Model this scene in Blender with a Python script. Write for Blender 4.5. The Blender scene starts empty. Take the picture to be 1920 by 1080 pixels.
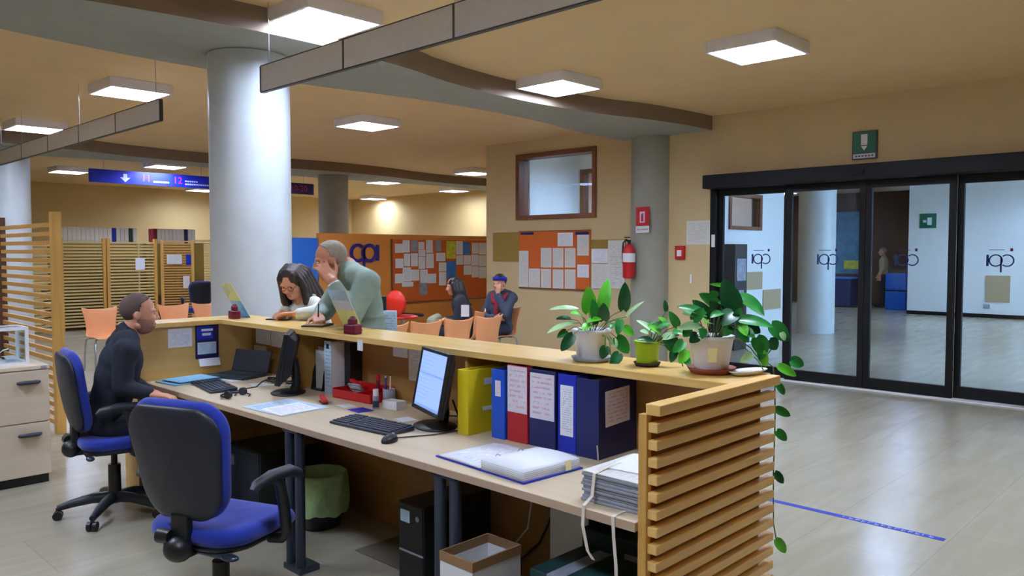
import bpy, bmesh, math, random
from mathutils import Vector, Matrix, Euler
random.seed(7)
SC = bpy.context.scene
COL = SC.collection
PI = math.pi

# ------------------------------------------------------------------ materials
def lin(c):
    out = []
    for v in c:
        v = v / 255.0
        out.append(v / 12.92 if v <= 0.04045 else ((v + 0.055) / 1.055) ** 2.4)
    return (out[0], out[1], out[2], 1.0)

def newmat(name):
    m = bpy.data.materials.new(name)
    m.use_nodes = True
    nt = m.node_tree
    return m, nt, nt.nodes, nt.links, nt.nodes['Principled BSDF']

def plain(name, rgb, rough=0.5, metal=0.0, noise=0.0, nscale=8.0, bump=0.0, bscale=60.0, spec=None, sheen=0.0):
    m, nt, N, L, P = newmat(name)
    P.inputs['Base Color'].default_value = lin(rgb)
    P.inputs['Roughness'].default_value = rough
    P.inputs['Metallic'].default_value = metal
    if spec is not None:
        P.inputs['Specular IOR Level'].default_value = spec
    if sheen:
        P.inputs['Sheen Weight'].default_value = sheen
    tc = N.new('ShaderNodeTexCoord')
    if noise > 0:
        nz = N.new('ShaderNodeTexNoise'); nz.inputs['Scale'].default_value = nscale; nz.inputs['Detail'].default_value = 5
        L.new(tc.outputs['Object'], nz.inputs['Vector'])
        mx = N.new('ShaderNodeMix'); mx.data_type = 'RGBA'
        a = lin([max(0, v * (1 - noise)) for v in rgb]); b = lin([min(255, v * (1 + noise)) for v in rgb])
        mx.inputs['A'].default_value = a; mx.inputs['B'].default_value = b
        L.new(nz.outputs['Fac'], mx.inputs['Factor']); L.new(mx.outputs['Result'], P.inputs['Base Color'])
    if bump > 0:
        n2 = N.new('ShaderNodeTexNoise'); n2.inputs['Scale'].default_value = bscale; n2.inputs['Detail'].default_value = 4
        L.new(tc.outputs['Object'], n2.inputs['Vector'])
        bp = N.new('ShaderNodeBump'); bp.inputs['Strength'].default_value = bump; bp.inputs['Distance'].default_value = 0.01
        L.new(n2.outputs['Fac'], bp.inputs['Height']); L.new(bp.outputs['Normal'], P.inputs['Normal'])
    return m

def wood(name, c1, c2, axis='Y', scale=1.0, rough=0.4):
    m, nt, N, L, P = newmat(name)
    P.inputs['Roughness'].default_value = rough
    tc = N.new('ShaderNodeTexCoord'); mp = N.new('ShaderNodeMapping')
    s = {'X': (0.6, 14, 14), 'Y': (14, 0.6, 14), 'Z': (14, 14, 0.6)}[axis]
    mp.inputs['Scale'].default_value = [v * scale for v in s]
    L.new(tc.outputs['Object'], mp.inputs['Vector'])
    nz = N.new('ShaderNodeTexNoise'); nz.inputs['Scale'].default_value = 2.2; nz.inputs['Detail'].default_value = 6
    nz.inputs['Distortion'].default_value = 0.6
    L.new(mp.outputs['Vector'], nz.inputs['Vector'])
    cr = N.new('ShaderNodeValToRGB')
    cr.color_ramp.elements[0].position = 0.3; cr.color_ramp.elements[0].color = lin(c1)
    cr.color_ramp.elements[1].position = 0.7; cr.color_ramp.elements[1].color = lin(c2)
    L.new(nz.outputs['Fac'], cr.inputs['Fac']); L.new(cr.outputs['Color'], P.inputs['Base Color'])
    return m

def paper(name, rgb, ink=(120, 124, 140), lines=22, strength=0.55, axis='V'):
    """white sheet with rows of small grey print"""
    m, nt, N, L, P = newmat(name)
    P.inputs['Roughness'].default_value = 0.7
    tc = N.new('ShaderNodeTexCoord'); sp = N.new('ShaderNodeSeparateXYZ')
    L.new(tc.outputs['UV'], sp.inputs['Vector'])
    mu = N.new('ShaderNodeMath'); mu.operation = 'MULTIPLY'; mu.inputs[1].default_value = lines
    L.new(sp.outputs['Y'], mu.inputs[0])
    fr = N.new('ShaderNodeMath'); fr.operation = 'FRACT'; L.new(mu.outputs[0], fr.inputs[0])
    gt = N.new('ShaderNodeMath'); gt.operation = 'LESS_THAN'; gt.inputs[1].default_value = 0.4
    L.new(fr.outputs[0], gt.inputs[0])
    oi = N.new('ShaderNodeObjectInfo')
    va = N.new('ShaderNodeVectorMath'); va.operation = 'ADD'
    L.new(tc.outputs['UV'], va.inputs[0]); L.new(oi.outputs['Random'], va.inputs[1])
    mp = N.new('ShaderNodeMapping'); mp.inputs['Scale'].default_value = (7, lines, 1)
    L.new(va.outputs[0], mp.inputs['Vector'])
    nz = N.new('ShaderNodeTexNoise'); nz.inputs['Scale'].default_value = 1.0; nz.inputs['Detail'].default_value = 2
    L.new(mp.outputs['Vector'], nz.inputs['Vector'])
    g2 = N.new('ShaderNodeMath'); g2.operation = 'GREATER_THAN'; g2.inputs[1].default_value = 0.47
    L.new(nz.outputs['Fac'], g2.inputs[0])
    # margins
    def inside(sock, lo, hi):
        a = N.new('ShaderNodeMath'); a.operation = 'GREATER_THAN'; a.inputs[1].default_value = lo; L.new(sock, a.inputs[0])
        b = N.new('ShaderNodeMath'); b.operation = 'LESS_THAN'; b.inputs[1].default_value = hi; L.new(sock, b.inputs[0])
        c = N.new('ShaderNodeMath'); c.operation = 'MULTIPLY'; L.new(a.outputs[0], c.inputs[0]); L.new(b.outputs[0], c.inputs[1])
        return c
    ix = inside(sp.outputs['X'], 0.1, 0.9); iy = inside(sp.outputs['Y'], 0.08, 0.92)
    m1 = N.new('ShaderNodeMath'); m1.operation = 'MULTIPLY'; L.new(gt.outputs[0], m1.inputs[0]); L.new(g2.outputs[0], m1.inputs[1])
    m2 = N.new('ShaderNodeMath'); m2.operation = 'MULTIPLY'; L.new(ix.outputs[0], m2.inputs[0]); L.new(iy.outputs[0], m2.inputs[1])
    m3 = N.new('ShaderNodeMath'); m3.operation = 'MULTIPLY'; L.new(m1.outputs[0], m3.inputs[0]); L.new(m2.outputs[0], m3.inputs[1])
    m4 = N.new('ShaderNodeMath'); m4.operation = 'MULTIPLY'; m4.inputs[1].default_value = strength; L.new(m3.outputs[0], m4.inputs[0])
    mx = N.new('ShaderNodeMix'); mx.data_type = 'RGBA'
    mx.inputs['A'].default_value = lin(rgb); mx.inputs['B'].default_value = lin(ink)
    L.new(m4.outputs[0], mx.inputs['Factor']); L.new(mx.outputs['Result'], P.inputs['Base Color'])
    return m

def emit(name, rgb, strength):
    m, nt, N, L, P = newmat(name)
    P.inputs['Base Color'].default_value = lin(rgb)
    P.inputs['Emission Color'].default_value = lin(rgb)
    P.inputs['Emission Strength'].default_value = strength
    return m

def glass(name, tint=(235, 245, 245), refl=0.6):
    m, nt, N, L, P = newmat(name)
    N.remove(P)
    out = [n for n in N if n.type == 'OUTPUT_MATERIAL'][0]
    tr = N.new('ShaderNodeBsdfTransparent'); tr.inputs['Color'].default_value = lin(tint)
    gl = N.new('ShaderNodeBsdfGlossy'); gl.inputs['Roughness'].default_value = 0.02
    fr = N.new('ShaderNodeFresnel'); fr.inputs['IOR'].default_value = 1.45
    mu = N.new('ShaderNodeMath'); mu.operation = 'MULTIPLY'; mu.inputs[1].default_value = refl
    L.new(fr.outputs[0], mu.inputs[0])
    mx = N.new('ShaderNodeMixShader')
    L.new(mu.outputs[0], mx.inputs['Fac']); L.new(tr.outputs[0], mx.inputs[1]); L.new(gl.outputs[0], mx.inputs[2])
    L.new(mx.outputs[0], out.inputs['Surface'])
    return m

def thin(name, rgb):
    """thin sheet that lets light through"""
    m, nt, N, L, P = newmat(name)
    P.inputs['Base Color'].default_value = lin(rgb); P.inputs['Roughness'].default_value = 0.7
    tl = N.new('ShaderNodeBsdfTranslucent'); tl.inputs['Color'].default_value = lin(rgb)
    mx = N.new('ShaderNodeMixShader'); mx.inputs['Fac'].default_value = 0.55
    out = [n for n in N if n.type == 'OUTPUT_MATERIAL'][0]
    L.new(P.outputs[0], mx.inputs[1]); L.new(tl.outputs[0], mx.inputs[2]); L.new(mx.outputs[0], out.inputs['Surface'])
    return m

def floor_mat():
    m, nt, N, L, P = newmat('polished stone tiles')
    tc = N.new('ShaderNodeTexCoord')
    mp = N.new('ShaderNodeMapping'); mp.inputs['Rotation'].default_value = (0, 0, 0)
    L.new(tc.outputs['Object'], mp.inputs['Vector'])
    br = N.new('ShaderNodeTexBrick'); br.inputs['Scale'].default_value = 1.0
    br.inputs['Brick Width'].default_value = 1.2; br.inputs['Row Height'].default_value = 0.6
    br.inputs['Mortar Size'].default_value = 0.003; br.inputs['Mortar Smooth'].default_value = 0.3
    br.inputs['Color1'].default_value = lin((176, 170, 152)); br.inputs['Color2'].default_value = lin((171, 164, 146))
    br.inputs['Mortar'].default_value = lin((160, 153, 135))
    L.new(mp.outputs['Vector'], br.inputs['Vector'])
    m2 = N.new('ShaderNodeMapping'); m2.inputs['Scale'].default_value = (0.8, 5, 1)
    L.new(tc.outputs['Object'], m2.inputs['Vector'])
    nz = N.new('ShaderNodeTexNoise'); nz.inputs['Scale'].default_value = 1.6; nz.inputs['Detail'].default_value = 7
    nz.inputs['Distortion'].default_value = 0.8
    L.new(m2.outputs['Vector'], nz.inputs['Vector'])
    cr = N.new('ShaderNodeValToRGB')
    cr.color_ramp.elements[0].position = 0.3; cr.color_ramp.elements[0].color = (0.86, 0.85, 0.82, 1)
    cr.color_ramp.elements[1].position = 0.75; cr.color_ramp.elements[1].color = (1.0, 1.0, 1.0, 1)
    L.new(nz.outputs['Fac'], cr.inputs['Fac'])
    mx = N.new('ShaderNodeMix'); mx.data_type = 'RGBA'; mx.blend_type = 'MULTIPLY'; mx.inputs['Factor'].default_value = 1.0
    L.new(br.outputs['Color'], mx.inputs['A']); L.new(cr.outputs['Color'], mx.inputs['B'])
    L.new(mx.outputs['Result'], P.inputs['Base Color'])
    rr = N.new('ShaderNodeMapRange'); rr.inputs['To Min'].default_value = 0.15; rr.inputs['To Max'].default_value = 0.3
    L.new(nz.outputs['Fac'], rr.inputs['Value']); L.new(rr.outputs['Result'], P.inputs['Roughness'])
    P.inputs['Specular IOR Level'].default_value = 0.62
    return m

M = {}
M['wall'] = plain('ochre wall paint', (208, 186, 140), 0.75, noise=0.03, nscale=3, bump=0.05, bscale=90)
M['wall_back'] = plain('deep ochre wall paint', (204, 178, 122), 0.75, noise=0.04, nscale=1.2)
M['ceiling'] = plain('ochre ceiling paint', (226, 194, 144), 0.85, noise=0.03, nscale=2.5)
M['white_wall'] = plain('cool white paint', (226, 232, 234), 0.7, noise=0.015)
M['beam'] = plain('grey plaster', (158, 160, 150), 0.8, noise=0.05, nscale=6)
M['beam_side'] = plain('brown painted beam edge', (136, 118, 100), 0.8, noise=0.05, nscale=6)
M['column'] = plain('lamplit column render', (204, 211, 214), 0.32, noise=0.05, nscale=5, bump=0.08, bscale=80)  # lighter copy of the grey column, lamp brightness put into the colour
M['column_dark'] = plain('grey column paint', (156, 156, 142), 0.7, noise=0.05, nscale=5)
M['floor'] = floor_mat()
M['lamp_body'] = plain('lamp enamel', (238, 238, 248), 0.4)
M['lamp_on'] = emit('lit lamp diffuser', (217, 231, 255), 41.0)
M['alu'] = plain('pale enamelled aluminium', (232, 234, 240), 0.5, metal=0.0, noise=0.03, nscale=20)
M['alu_dark'] = plain('dark joint', (66, 66, 64), 0.5)
M['steel'] = plain('steel', (170, 174, 180), 0.3, metal=0.9)
M['leg'] = plain('dark blue grey enamel', (70, 78, 98), 0.3, metal=0.6)
M['pine'] = wood('yellow pine', (232, 186, 106), (242, 202, 126), 'X', 1.0, 0.38)
M['pine_y'] = wood('yellow beech along', (216, 176, 98), (232, 196, 120), 'Y', 1.0, 0.28)
M['pine_z'] = wood('yellow pine upright', (202, 152, 76), (220, 172, 92), 'Z', 1.0, 0.42)
M['beech'] = wood('beech panel', (208, 168, 96), (220, 182, 110), 'X', 0.6, 0.45)
M['brown_panel'] = wood('brown veneer', (158, 116, 62), (172, 128, 70), 'Y', 0.7, 0.5)
M['slat_back'] = plain('brown backing board', (150, 98, 52), 0.7)  # even brown for the board seen between the slats
M['maple'] = wood('pale maple laminate', (206, 188, 158), (216, 198, 168), 'Y', 0.8, 0.42)
M['maple_edge'] = wood('maple edging', (182, 158, 134), (192, 168, 142), 'Y', 0.8, 0.5)
M['cab'] = wood('pale oak laminate', (214, 198, 176), (224, 208, 186), 'X', 0.7, 0.5)
M['slat'] = wood('oak slats', (190, 140, 72), (206, 156, 86), 'Y', 1.0, 0.5)
M['slat_pale'] = wood('pale slats', (206, 182, 120), (218, 194, 132), 'X', 1.0, 0.5)
M['ply'] = plain('orange plywood', (232, 158, 106), 0.32, noise=0.05, nscale=4)
M['black'] = plain('black plastic', (24, 25, 28), 0.4)
M['black_soft'] = plain('soft black plastic', (36, 40, 50), 0.45, bump=0.05, bscale=300)
M['shell'] = plain('charcoal chair shell', (32, 36, 50), 0.42, bump=0.06, bscale=260)
M['blue_cloth'] = plain('blue chair cloth', (14, 46, 158), 0.85, noise=0.08, nscale=120, bump=0.2, bscale=500, sheen=0.3)
M['dark_frame'] = plain('black anodised frame', (15, 15, 17), 0.5, spec=0.25)
M['glass'] = glass('door glass', (228, 238, 246), 0.5)
M['acrylic'] = glass('clear acrylic', (240, 244, 244), 0.25)
M['brown_frame'] = wood('brown wood frame', (112, 66, 34), (128, 78, 42), 'Y', 1.0, 0.5)
M['white'] = plain('white', (232, 234, 238), 0.55)
M['paper'] = paper('printed paper', (240, 245, 254), strength=0.4)
M['thin_grey'] = thin('thin grey leaflet', (222, 222, 224))
M['thin_cream'] = thin('thin cream leaflet', (240, 232, 178))
M['thin_blue'] = thin('thin pale blue leaflet', (176, 216, 240))
M['paper_w'] = plain('blank paper', (236, 242, 250), 0.7)
M['paper_grey'] = paper('greyish printed paper', (222, 222, 218), (140, 140, 138), 26, 0.4)
M['paper_red'] = paper('handwritten note', (230, 226, 238), (196, 70, 86), 9, 0.42)
M['paper_blue'] = paper('blue tinted leaflet', (196, 220, 240), (90, 120, 170), 14, 0.5)
M['cream'] = plain('cream paper', (240, 232, 178), 0.7)
M['cork'] = plain('ochre cork', (150, 124, 56), 0.9, noise=0.1, nscale=60)
M['orange_board'] = plain('orange felt board', (204, 98, 30), 0.85, noise=0.05, nscale=30)
M['orange_wall'] = plain('orange partition laminate', (212, 136, 58), 0.5, noise=0.03, nscale=2)
M['blue_wall'] = plain('bright blue partition', (40, 116, 220), 0.5)
M['logo'] = plain('violet blue logo', (44, 34, 132), 0.45)
M['logo_glass'] = plain('blue grey film', (70, 78, 132), 0.5)
M['sign_blue'] = plain('royal blue sign', (20, 36, 168), 0.4)
M['sign_navy'] = plain('navy sign', (34, 24, 84), 0.4)
M['sign_red'] = plain('red lettering', (196, 44, 92), 0.5)
M['sign_white'] = plain('white lettering', (226, 230, 244), 0.5)
M['red'] = plain('red paint', (190, 24, 30), 0.35)
M['red_seat'] = plain('red plastic', (226, 42, 22), 0.35)
M['dark_red'] = plain('dark red', (122, 20, 40), 0.5)
M['green_sign'] = plain('emergency green', (16, 104, 76), 0.45)
M['burgundy'] = plain('burgundy plastic', (104, 14, 50), 0.4)
M['yellow_f'] = plain('yellow cardboard', (214, 194, 20), 0.5)
M['blue_f'] = plain('bright blue cardboard', (22, 84, 206), 0.45)
M['royal_f'] = plain('royal blue cardboard', (20, 44, 178), 0.45)
M['navy_f'] = plain('dark blue cardboard', (18, 30, 92), 0.45, noise=0.06, nscale=12)
M['red_f'] = plain('red cardboard', (176, 28, 38), 0.5)
M['lightblue_f'] = plain('light blue cardboard', (126, 182, 214), 0.6)
M['grey_f'] = plain('grey folder edges', (148, 154, 166), 0.7, noise=0.12, nscale=40)
M['screen'] = emit('lit screen', (128, 156, 214), 0.62)
M['screen_band'] = emit('screen window bar', (112, 138, 200), 0.55)
M['key'] = plain('charcoal keys', (54, 60, 74), 0.5)
M['key_base'] = plain('keyboard body', (40, 46, 60), 0.45)
M['bag_green'] = plain('green bin liner', (168, 204, 148), 0.4, noise=0.15, nscale=14, bump=0.5, bscale=30)
M['cardboard'] = plain('brown cardboard', (150, 116, 80), 0.8)
M['cardboard_in'] = plain('grey cardboard inside', (120, 112, 102), 0.85)
M['dark_green'] = plain('dark green box', (20, 58, 60), 0.5)
M['teal'] = plain('dark teal', (40, 60, 70), 0.5)
M['mat'] = plain('grey mat', (100, 92, 76), 0.8)
M['pot_white'] = plain('white flower pot', (228, 230, 238), 0.4)
M['lime'] = plain('lime flower pot', (150, 190, 34), 0.4)
M['terracotta'] = plain('terracotta', (140, 62, 40), 0.6)
M['soil'] = plain('soil', (60, 42, 28), 0.95, noise=0.2, nscale=60)
M['leaf'] = plain('pothos leaf', (34, 130, 52), 0.35, noise=0.25, nscale=18)
M['leaf_light'] = plain('light pothos leaf', (92, 190, 50), 0.35, noise=0.2, nscale=18)
M['leaf_pale'] = plain('pale variegated leaf', (170, 214, 160), 0.35, noise=0.18, nscale=26)
M['leaf_dark'] = plain('dark pothos leaf', (18, 84, 44), 0.35, noise=0.25, nscale=18)
M['stem'] = plain('stem', (92, 120, 50), 0.6)
M['skin'] = plain('skin', (212, 152, 122), 0.5, noise=0.05, nscale=20)
M['skin_tan'] = plain('tanned skin', (190, 128, 96), 0.5, noise=0.05, nscale=20)
M['eye_white'] = plain('eye white', (226, 224, 220), 0.3)
M['pupil'] = plain('pupil', (30, 22, 18), 0.2)
M['lip'] = plain('lip', (176, 96, 86), 0.5)
M['hair_brown'] = plain('dark brown hair', (44, 28, 22), 0.4, noise=0.3, nscale=30, bump=0.4, bscale=160)
M['hair_black'] = plain('black hair', (24, 22, 24), 0.4, noise=0.2, nscale=30, bump=0.3, bscale=120)
M['hair_short'] = plain('cropped brown hair', (92, 74, 68), 0.8, noise=0.2, nscale=60, bump=0.3, bscale=300)
M['hair_grey'] = plain('cropped grey hair', (150, 140, 126), 0.8, noise=0.15, nscale=60, bump=0.2, bscale=300)
M['beard'] = plain('beard stubble', (146, 108, 94), 0.8, noise=0.2, nscale=60)
M['navy_top'] = plain('dark navy knit', (26, 32, 46), 0.85, noise=0.15, nscale=12, bump=0.3, bscale=18)
M['jeans'] = plain('dark jeans', (32, 38, 52), 0.85, bump=0.3, bscale=20)
M['jacket'] = plain('grey green jacket', (134, 154, 142), 0.8, noise=0.08, nscale=10, bump=0.5, bscale=22)
M['top_white'] = plain('white knit top', (214, 216, 206), 0.85, noise=0.1, nscale=14, bump=0.4, bscale=24)
M['scarf'] = plain('grey beige vest', (150, 150, 128), 0.85, noise=0.15, nscale=14, bump=0.3, bscale=24)
M['coat_dark'] = plain('dark charcoal coat', (42, 46, 56), 0.85, bump=0.3, bscale=20)
M['coat_blue'] = plain('slate blue jacket', (60, 68, 88), 0.8, noise=0.1, nscale=12, bump=0.3, bscale=22)
M['shirt_red'] = plain('red checked shirt', (156, 34, 52), 0.8, noise=0.25, nscale=40)
M['cap_blue'] = plain('blue headband', (40, 36, 168), 0.8)
M['shoe'] = plain('black shoe', (22, 22, 24), 0.5)
M['brown_door'] = plain('brown wooden door', (92, 62, 44), 0.5, noise=0.08, nscale=5)
M['mural'] = plain('blue green mural', (76, 122, 150), 0.6, noise=0.45, nscale=4)
M['tan_board'] = plain('tan poster', (176, 158, 124), 0.7)
M['blue_crate'] = plain('blue plastic crate', (34, 104, 214), 0.4)
M['peach'] = plain('wall painted with lamplight', (236, 186, 140), 0.7)  # warm light of the office put into the wall colour
M['poster_yellow'] = plain('yellow poster', (206, 206, 60), 0.6, noise=0.3, nscale=14)
M['poster_blue'] = plain('blue poster', (54, 120, 214), 0.6, noise=0.3, nscale=9)
M['poster_grey'] = plain('grey poster', (142, 146, 160), 0.6, noise=0.3, nscale=14)
M['tape'] = plain('blue floor tape', (44, 62, 168), 0.5)
M['tape_text'] = plain('pale tape lettering', (176, 196, 226), 0.5)
M['ribbon'] = plain('cotton ribbon', (224, 214, 200), 0.8)

# ------------------------------------------------------------------ mesh builder
class MB:
    def __init__(s, mat=None):
        s.v = []; s.f = []; s.mi = []; s.sm = []; s.uv = []
        s.mats = []; s.cur = 0; s.T = Matrix.Identity(4)
        if mat: s.use(mat)
    def use(s, mat):
        mat = M[mat] if isinstance(mat, str) else mat
        if mat not in s.mats: s.mats.append(mat)
        s.cur = s.mats.index(mat); return s
    def add(s, vs, fs, smooth=False, uvs=None):
        b = len(s.v)
        for p in vs: s.v.append(tuple(s.T @ Vector(p)))
        for i, f in enumerate(fs):
            s.f.append([b + k for k in f]); s.mi.append(s.cur); s.sm.append(smooth)
            s.uv.append(uvs[i] if uvs else None)
        return s
    def box(s, x0, x1, y0, y1, z0, z1):
        if x0 > x1: x0, x1 = x1, x0
        if y0 > y1: y0, y1 = y1, y0
        if z0 > z1: z0, z1 = z1, z0
        vs = [(x0, y0, z0), (x1, y0, z0), (x1, y1, z0), (x0, y1, z0), (x0, y0, z1), (x1, y0, z1), (x1, y1, z1), (x0, y1, z1)]
        fs = [(3, 2, 1, 0), (4, 5, 6, 7), (0, 1, 5, 4), (1, 2, 6, 5), (2, 3, 7, 6), (3, 0, 4, 7)]
        q = [(0, 0), (1, 0), (1, 1), (0, 1)]
        return s.add(vs, fs, False, [q] * 6)
    def bx(s, c, d):
        return s.box(c[0] - d[0] / 2, c[0] + d[0] / 2, c[1] - d[1] / 2, c[1] + d[1] / 2, c[2] - d[2] / 2, c[2] + d[2] / 2)
    def prism(s, poly, z0, z1, smooth=False, capmat=None):
        """poly: (x, y) list, counter clockwise"""
        n = len(poly)
        vs = [(x, y, z0) for x, y in poly] + [(x, y, z1) for x, y in poly]
        s.add(vs, [(i, (i + 1) % n, n + (i + 1) % n, n + i) for i in range(n)], smooth)
        if capmat: s.use(capmat)
        s.add(vs, [tuple(reversed(range(n))), tuple(range(n, 2 * n))])
        return s
    def frame_of(s, a, b):
        a = Vector(a); b = Vector(b); d = (b - a).normalized()
        t = Vector((0, 0, 1)) if abs(d.z) < 0.9 else Vector((1, 0, 0))
        u = d.cross(t).normalized(); w = d.cross(u).normalized()
        return a, b, d, u, w
    def cyl(s, a, b, r1, r2=None, n=16, caps=True, smooth=True):
        r2 = r1 if r2 is None else r2
        a, b, d, u, w = s.frame_of(a, b)
        vs = []
        for p, r in ((a, r1), (b, r2)):
            for i in range(n):
                t = 2 * PI * i / n
                vs.append(p + u * math.cos(t) * r + w * math.sin(t) * r)
        fs = [(i, n + i, n + (i + 1) % n, (i + 1) % n) for i in range(n)]
        s.add(vs, fs, smooth)
        if caps: s.add(vs, [tuple(range(n)), tuple(reversed(range(n, 2 * n)))])
        return s
    def capsule(s, a, b, r1, r2=None, n=14, k=5):
        r2 = r1 if r2 is None else r2
        a, b, d, u, w = s.frame_of(a, b)
        rings = []
        for i in range(k + 1):
            t = PI / 2 * i / k
            rings.append((a - d * r1 * math.cos(t), r1 * math.sin(t)))
        for i in range(k + 1):
            t = PI / 2 * i / k
            rings.append((b + d * r2 * math.sin(t), r2 * math.cos(t)))
        vs = [rings[0][0]]; fs = []
        mid = rings[1:-1]
        for p, r in mid:
            for i in range(n):
                t = 2 * PI * i / n
                vs.append(p + u * math.cos(t) * r + w * math.sin(t) * r)
        vs.append(rings[-1][0])
        for i in range(n): fs.append((0, 1 + i, 1 + (i + 1) % n))
        for j in range(len(mid) - 1):
            o = 1 + j * n
            for i in range(n): fs.append((o + i, o + n + i, o + n + (i + 1) % n, o + (i + 1) % n))
        o = 1 + (len(mid) - 1) * n; e = len(vs) - 1
        for i in range(n): fs.append((o + i, e, o + (i + 1) % n))
        return s.add(vs, fs, True)
    def ell(s, c, r, ax=None, n=18, k=12):
        """ellipsoid; ax = (forward, left, up) unit vectors"""
        c = Vector(c)
        F, Lf, U = ax if ax else (Vector((1, 0, 0)), Vector((0, 1, 0)), Vector((0, 0, 1)))
        vs = [c + U * r[2]]; fs = []
        for j in range(1, k):
            t = PI * j / k
            for i in range(n):
                p = 2 * PI * i / n
                vs.append(c + F * (r[0] * math.sin(t) * math.cos(p)) + Lf * (r[1] * math.sin(t) * math.sin(p)) + U * (r[2] * math.cos(t)))
        vs.append(c - U * r[2])
        for i in range(n): fs.append((0, 1 + i, 1 + (i + 1) % n))
        for j in range(k - 2):
            o = 1 + j * n
            for i in range(n): fs.append((o + i, o + n + i, o + n + (i + 1) % n, o + (i + 1) % n))
        o = 1 + (k - 2) * n; e = len(vs) - 1
        for i in range(n): fs.append((o + i, e, o + (i + 1) % n))
        return s.add(vs, fs, True)
    def lathe(s, prof, c=(0, 0, 0), n=28, smooth=True):
        vs = []
        for r, z in prof:
            for i in range(n):
                t = 2 * PI * i / n
                vs.append((c[0] + r * math.cos(t), c[1] + r * math.sin(t), c[2] + z))
        fs = []
        for j in range(len(prof) - 1):
            for i in range(n):
                fs.append((j * n + i, j * n + (i + 1) % n, (j + 1) * n + (i + 1) % n, (j + 1) * n + i))
        return s.add(vs, fs, smooth)
    def tube(s, pts, r, n=8, caps=True):
        pts = [Vector(p) for p in pts]
        rs = r if isinstance(r, (list, tuple)) else [r] * len(pts)
        vs = []; u = None
        for i, p in enumerate(pts):
            d = (pts[min(i + 1, len(pts) - 1)] - pts[max(i - 1, 0)]).normalized()
            if u is None:
                t = Vector((0, 0, 1)) if abs(d.z) < 0.9 else Vector((1, 0, 0))
                u = d.cross(t).normalized()
            else:
                u = (u - d * u.dot(d)).normalized()
            w = d.cross(u)
            for k in range(n):
                a = 2 * PI * k / n
                vs.append(p + u * math.cos(a) * rs[i] + w * math.sin(a) * rs[i])
        fs = []
        for j in range(len(pts) - 1):
            for k in range(n):
                fs.append((j * n + k, j * n + (k + 1) % n, (j + 1) * n + (k + 1) % n, (j + 1) * n + k))
        s.add(vs, fs, True)
        if caps:
            e = (len(pts) - 1) * n
            s.add(vs, [tuple(reversed(range(n))), tuple(range(e, e + n))])
        return s
    def rpanel(s, w, h, t, r, seg=6, dish=0.0, grid=10):
        """rounded rectangular cushion in the local YZ plane centred on 0, thickness t along X, edges softened; dish curves it"""
        def outline(sc):
            pts = []
            for cx, cy, a0 in ((w / 2 - r, h / 2 - r, 0), (-w / 2 + r, h / 2 - r, 90), (-w / 2 + r, -h / 2 + r, 180), (w / 2 - r, -h / 2 + r, 270)):
                for i in range(seg + 1):
                    a = math.radians(a0 + 90 * i / seg)
                    pts.append((cx + r * math.cos(a), cy + r * math.sin(a)))
            return [(y * sc[0], z * sc[1]) for y, z in pts]
        rows = []
        prof = [(-0.5, 0.0), (-0.5, 0.5), (-0.5, 0.86), (-0.4, 0.95), (-0.2, 0.99), (0.0, 1.0), (0.2, 0.99), (0.4, 0.95), (0.5, 0.86), (0.5, 0.5), (0.5, 0.0)]
        for tx, sc in prof:
            rows.append([(tx * t + dish * ((y / (w / 2)) ** 2), y, z) for y, z in outline((sc, sc))])
        n = len(rows[0]); vs = [p for rw in rows for p in rw]; fs = []
        for j in range(len(rows) - 1):
            for i in range(n):
                fs.append((j * n + i, j * n + (i + 1) % n, (j + 1) * n + (i + 1) % n, (j + 1) * n + i))
        return s.add(vs, fs, True)
    def sheet(s, p0, du, dv, t=0.0015):
        """thin slab: corner p0, edges du, dv (vectors), UV on the front; thickness t along du x dv"""
        p0 = Vector(p0); du = Vector(du); dv = Vector(dv); n = du.cross(dv).normalized() * t
        a = [p0, p0 + du, p0 + du + dv, p0 + dv]; b = [p - n for p in a]
        vs = a + b; q = [(0, 0), (1, 0), (1, 1), (0, 1)]
        return s.add(vs, [(0, 1, 2, 3), (7, 6, 5, 4), (0, 4, 5, 1), (1, 5, 6, 2), (2, 6, 7, 3), (3, 7, 4, 0)], False, [q, q, [(0, 0)] * 4, [(0, 0)] * 4, [(0, 0)] * 4, [(0, 0)] * 4])
    def mesh(s, name):
        me = bpy.data.meshes.new(name)
        me.from_pydata(s.v, [], s.f)
        for m in s.mats: me.materials.append(m)
        me.polygons.foreach_set('material_index', s.mi)
        me.polygons.foreach_set('use_smooth', s.sm)
        if any(u is not None for u in s.uv):
            ul = me.uv_layers.new(name='UVMap'); k = 0
            for i, f in enumerate(s.f):
                u = s.uv[i]
                for j in range(len(f)):
                    ul.data[k].uv = u[j] if u else (0, 0)
                    k += 1
        me.update()
        return me
    def build(s, name, parent=None, loc=None, rotz=0.0, bev=0.0, seg=2, rot=None):
        return link(name, s.mesh(name), parent, loc, rotz, bev, seg, rot)

def link(name, me, parent=None, loc=None, rotz=0.0, bev=0.0, seg=2, rot=None):
    o = bpy.data.objects.new(name, me); COL.objects.link(o)
    if loc is not None: o.location = loc
    o.rotation_euler = rot if rot is not None else (0, 0, rotz)
    if parent is not None: o.parent = parent
    if bev > 0:
        b = o.modifiers.new('Bevel', 'BEVEL'); b.width = bev; b.segments = seg; b.limit_method = 'ANGLE'; b.angle_limit = math.radians(50)
    return o

def tag(o, label, cat, group=None, kind=None):
    o['label'] = label; o['category'] = cat
    if group: o['group'] = group
    if kind: o['kind'] = kind
    return o

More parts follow.
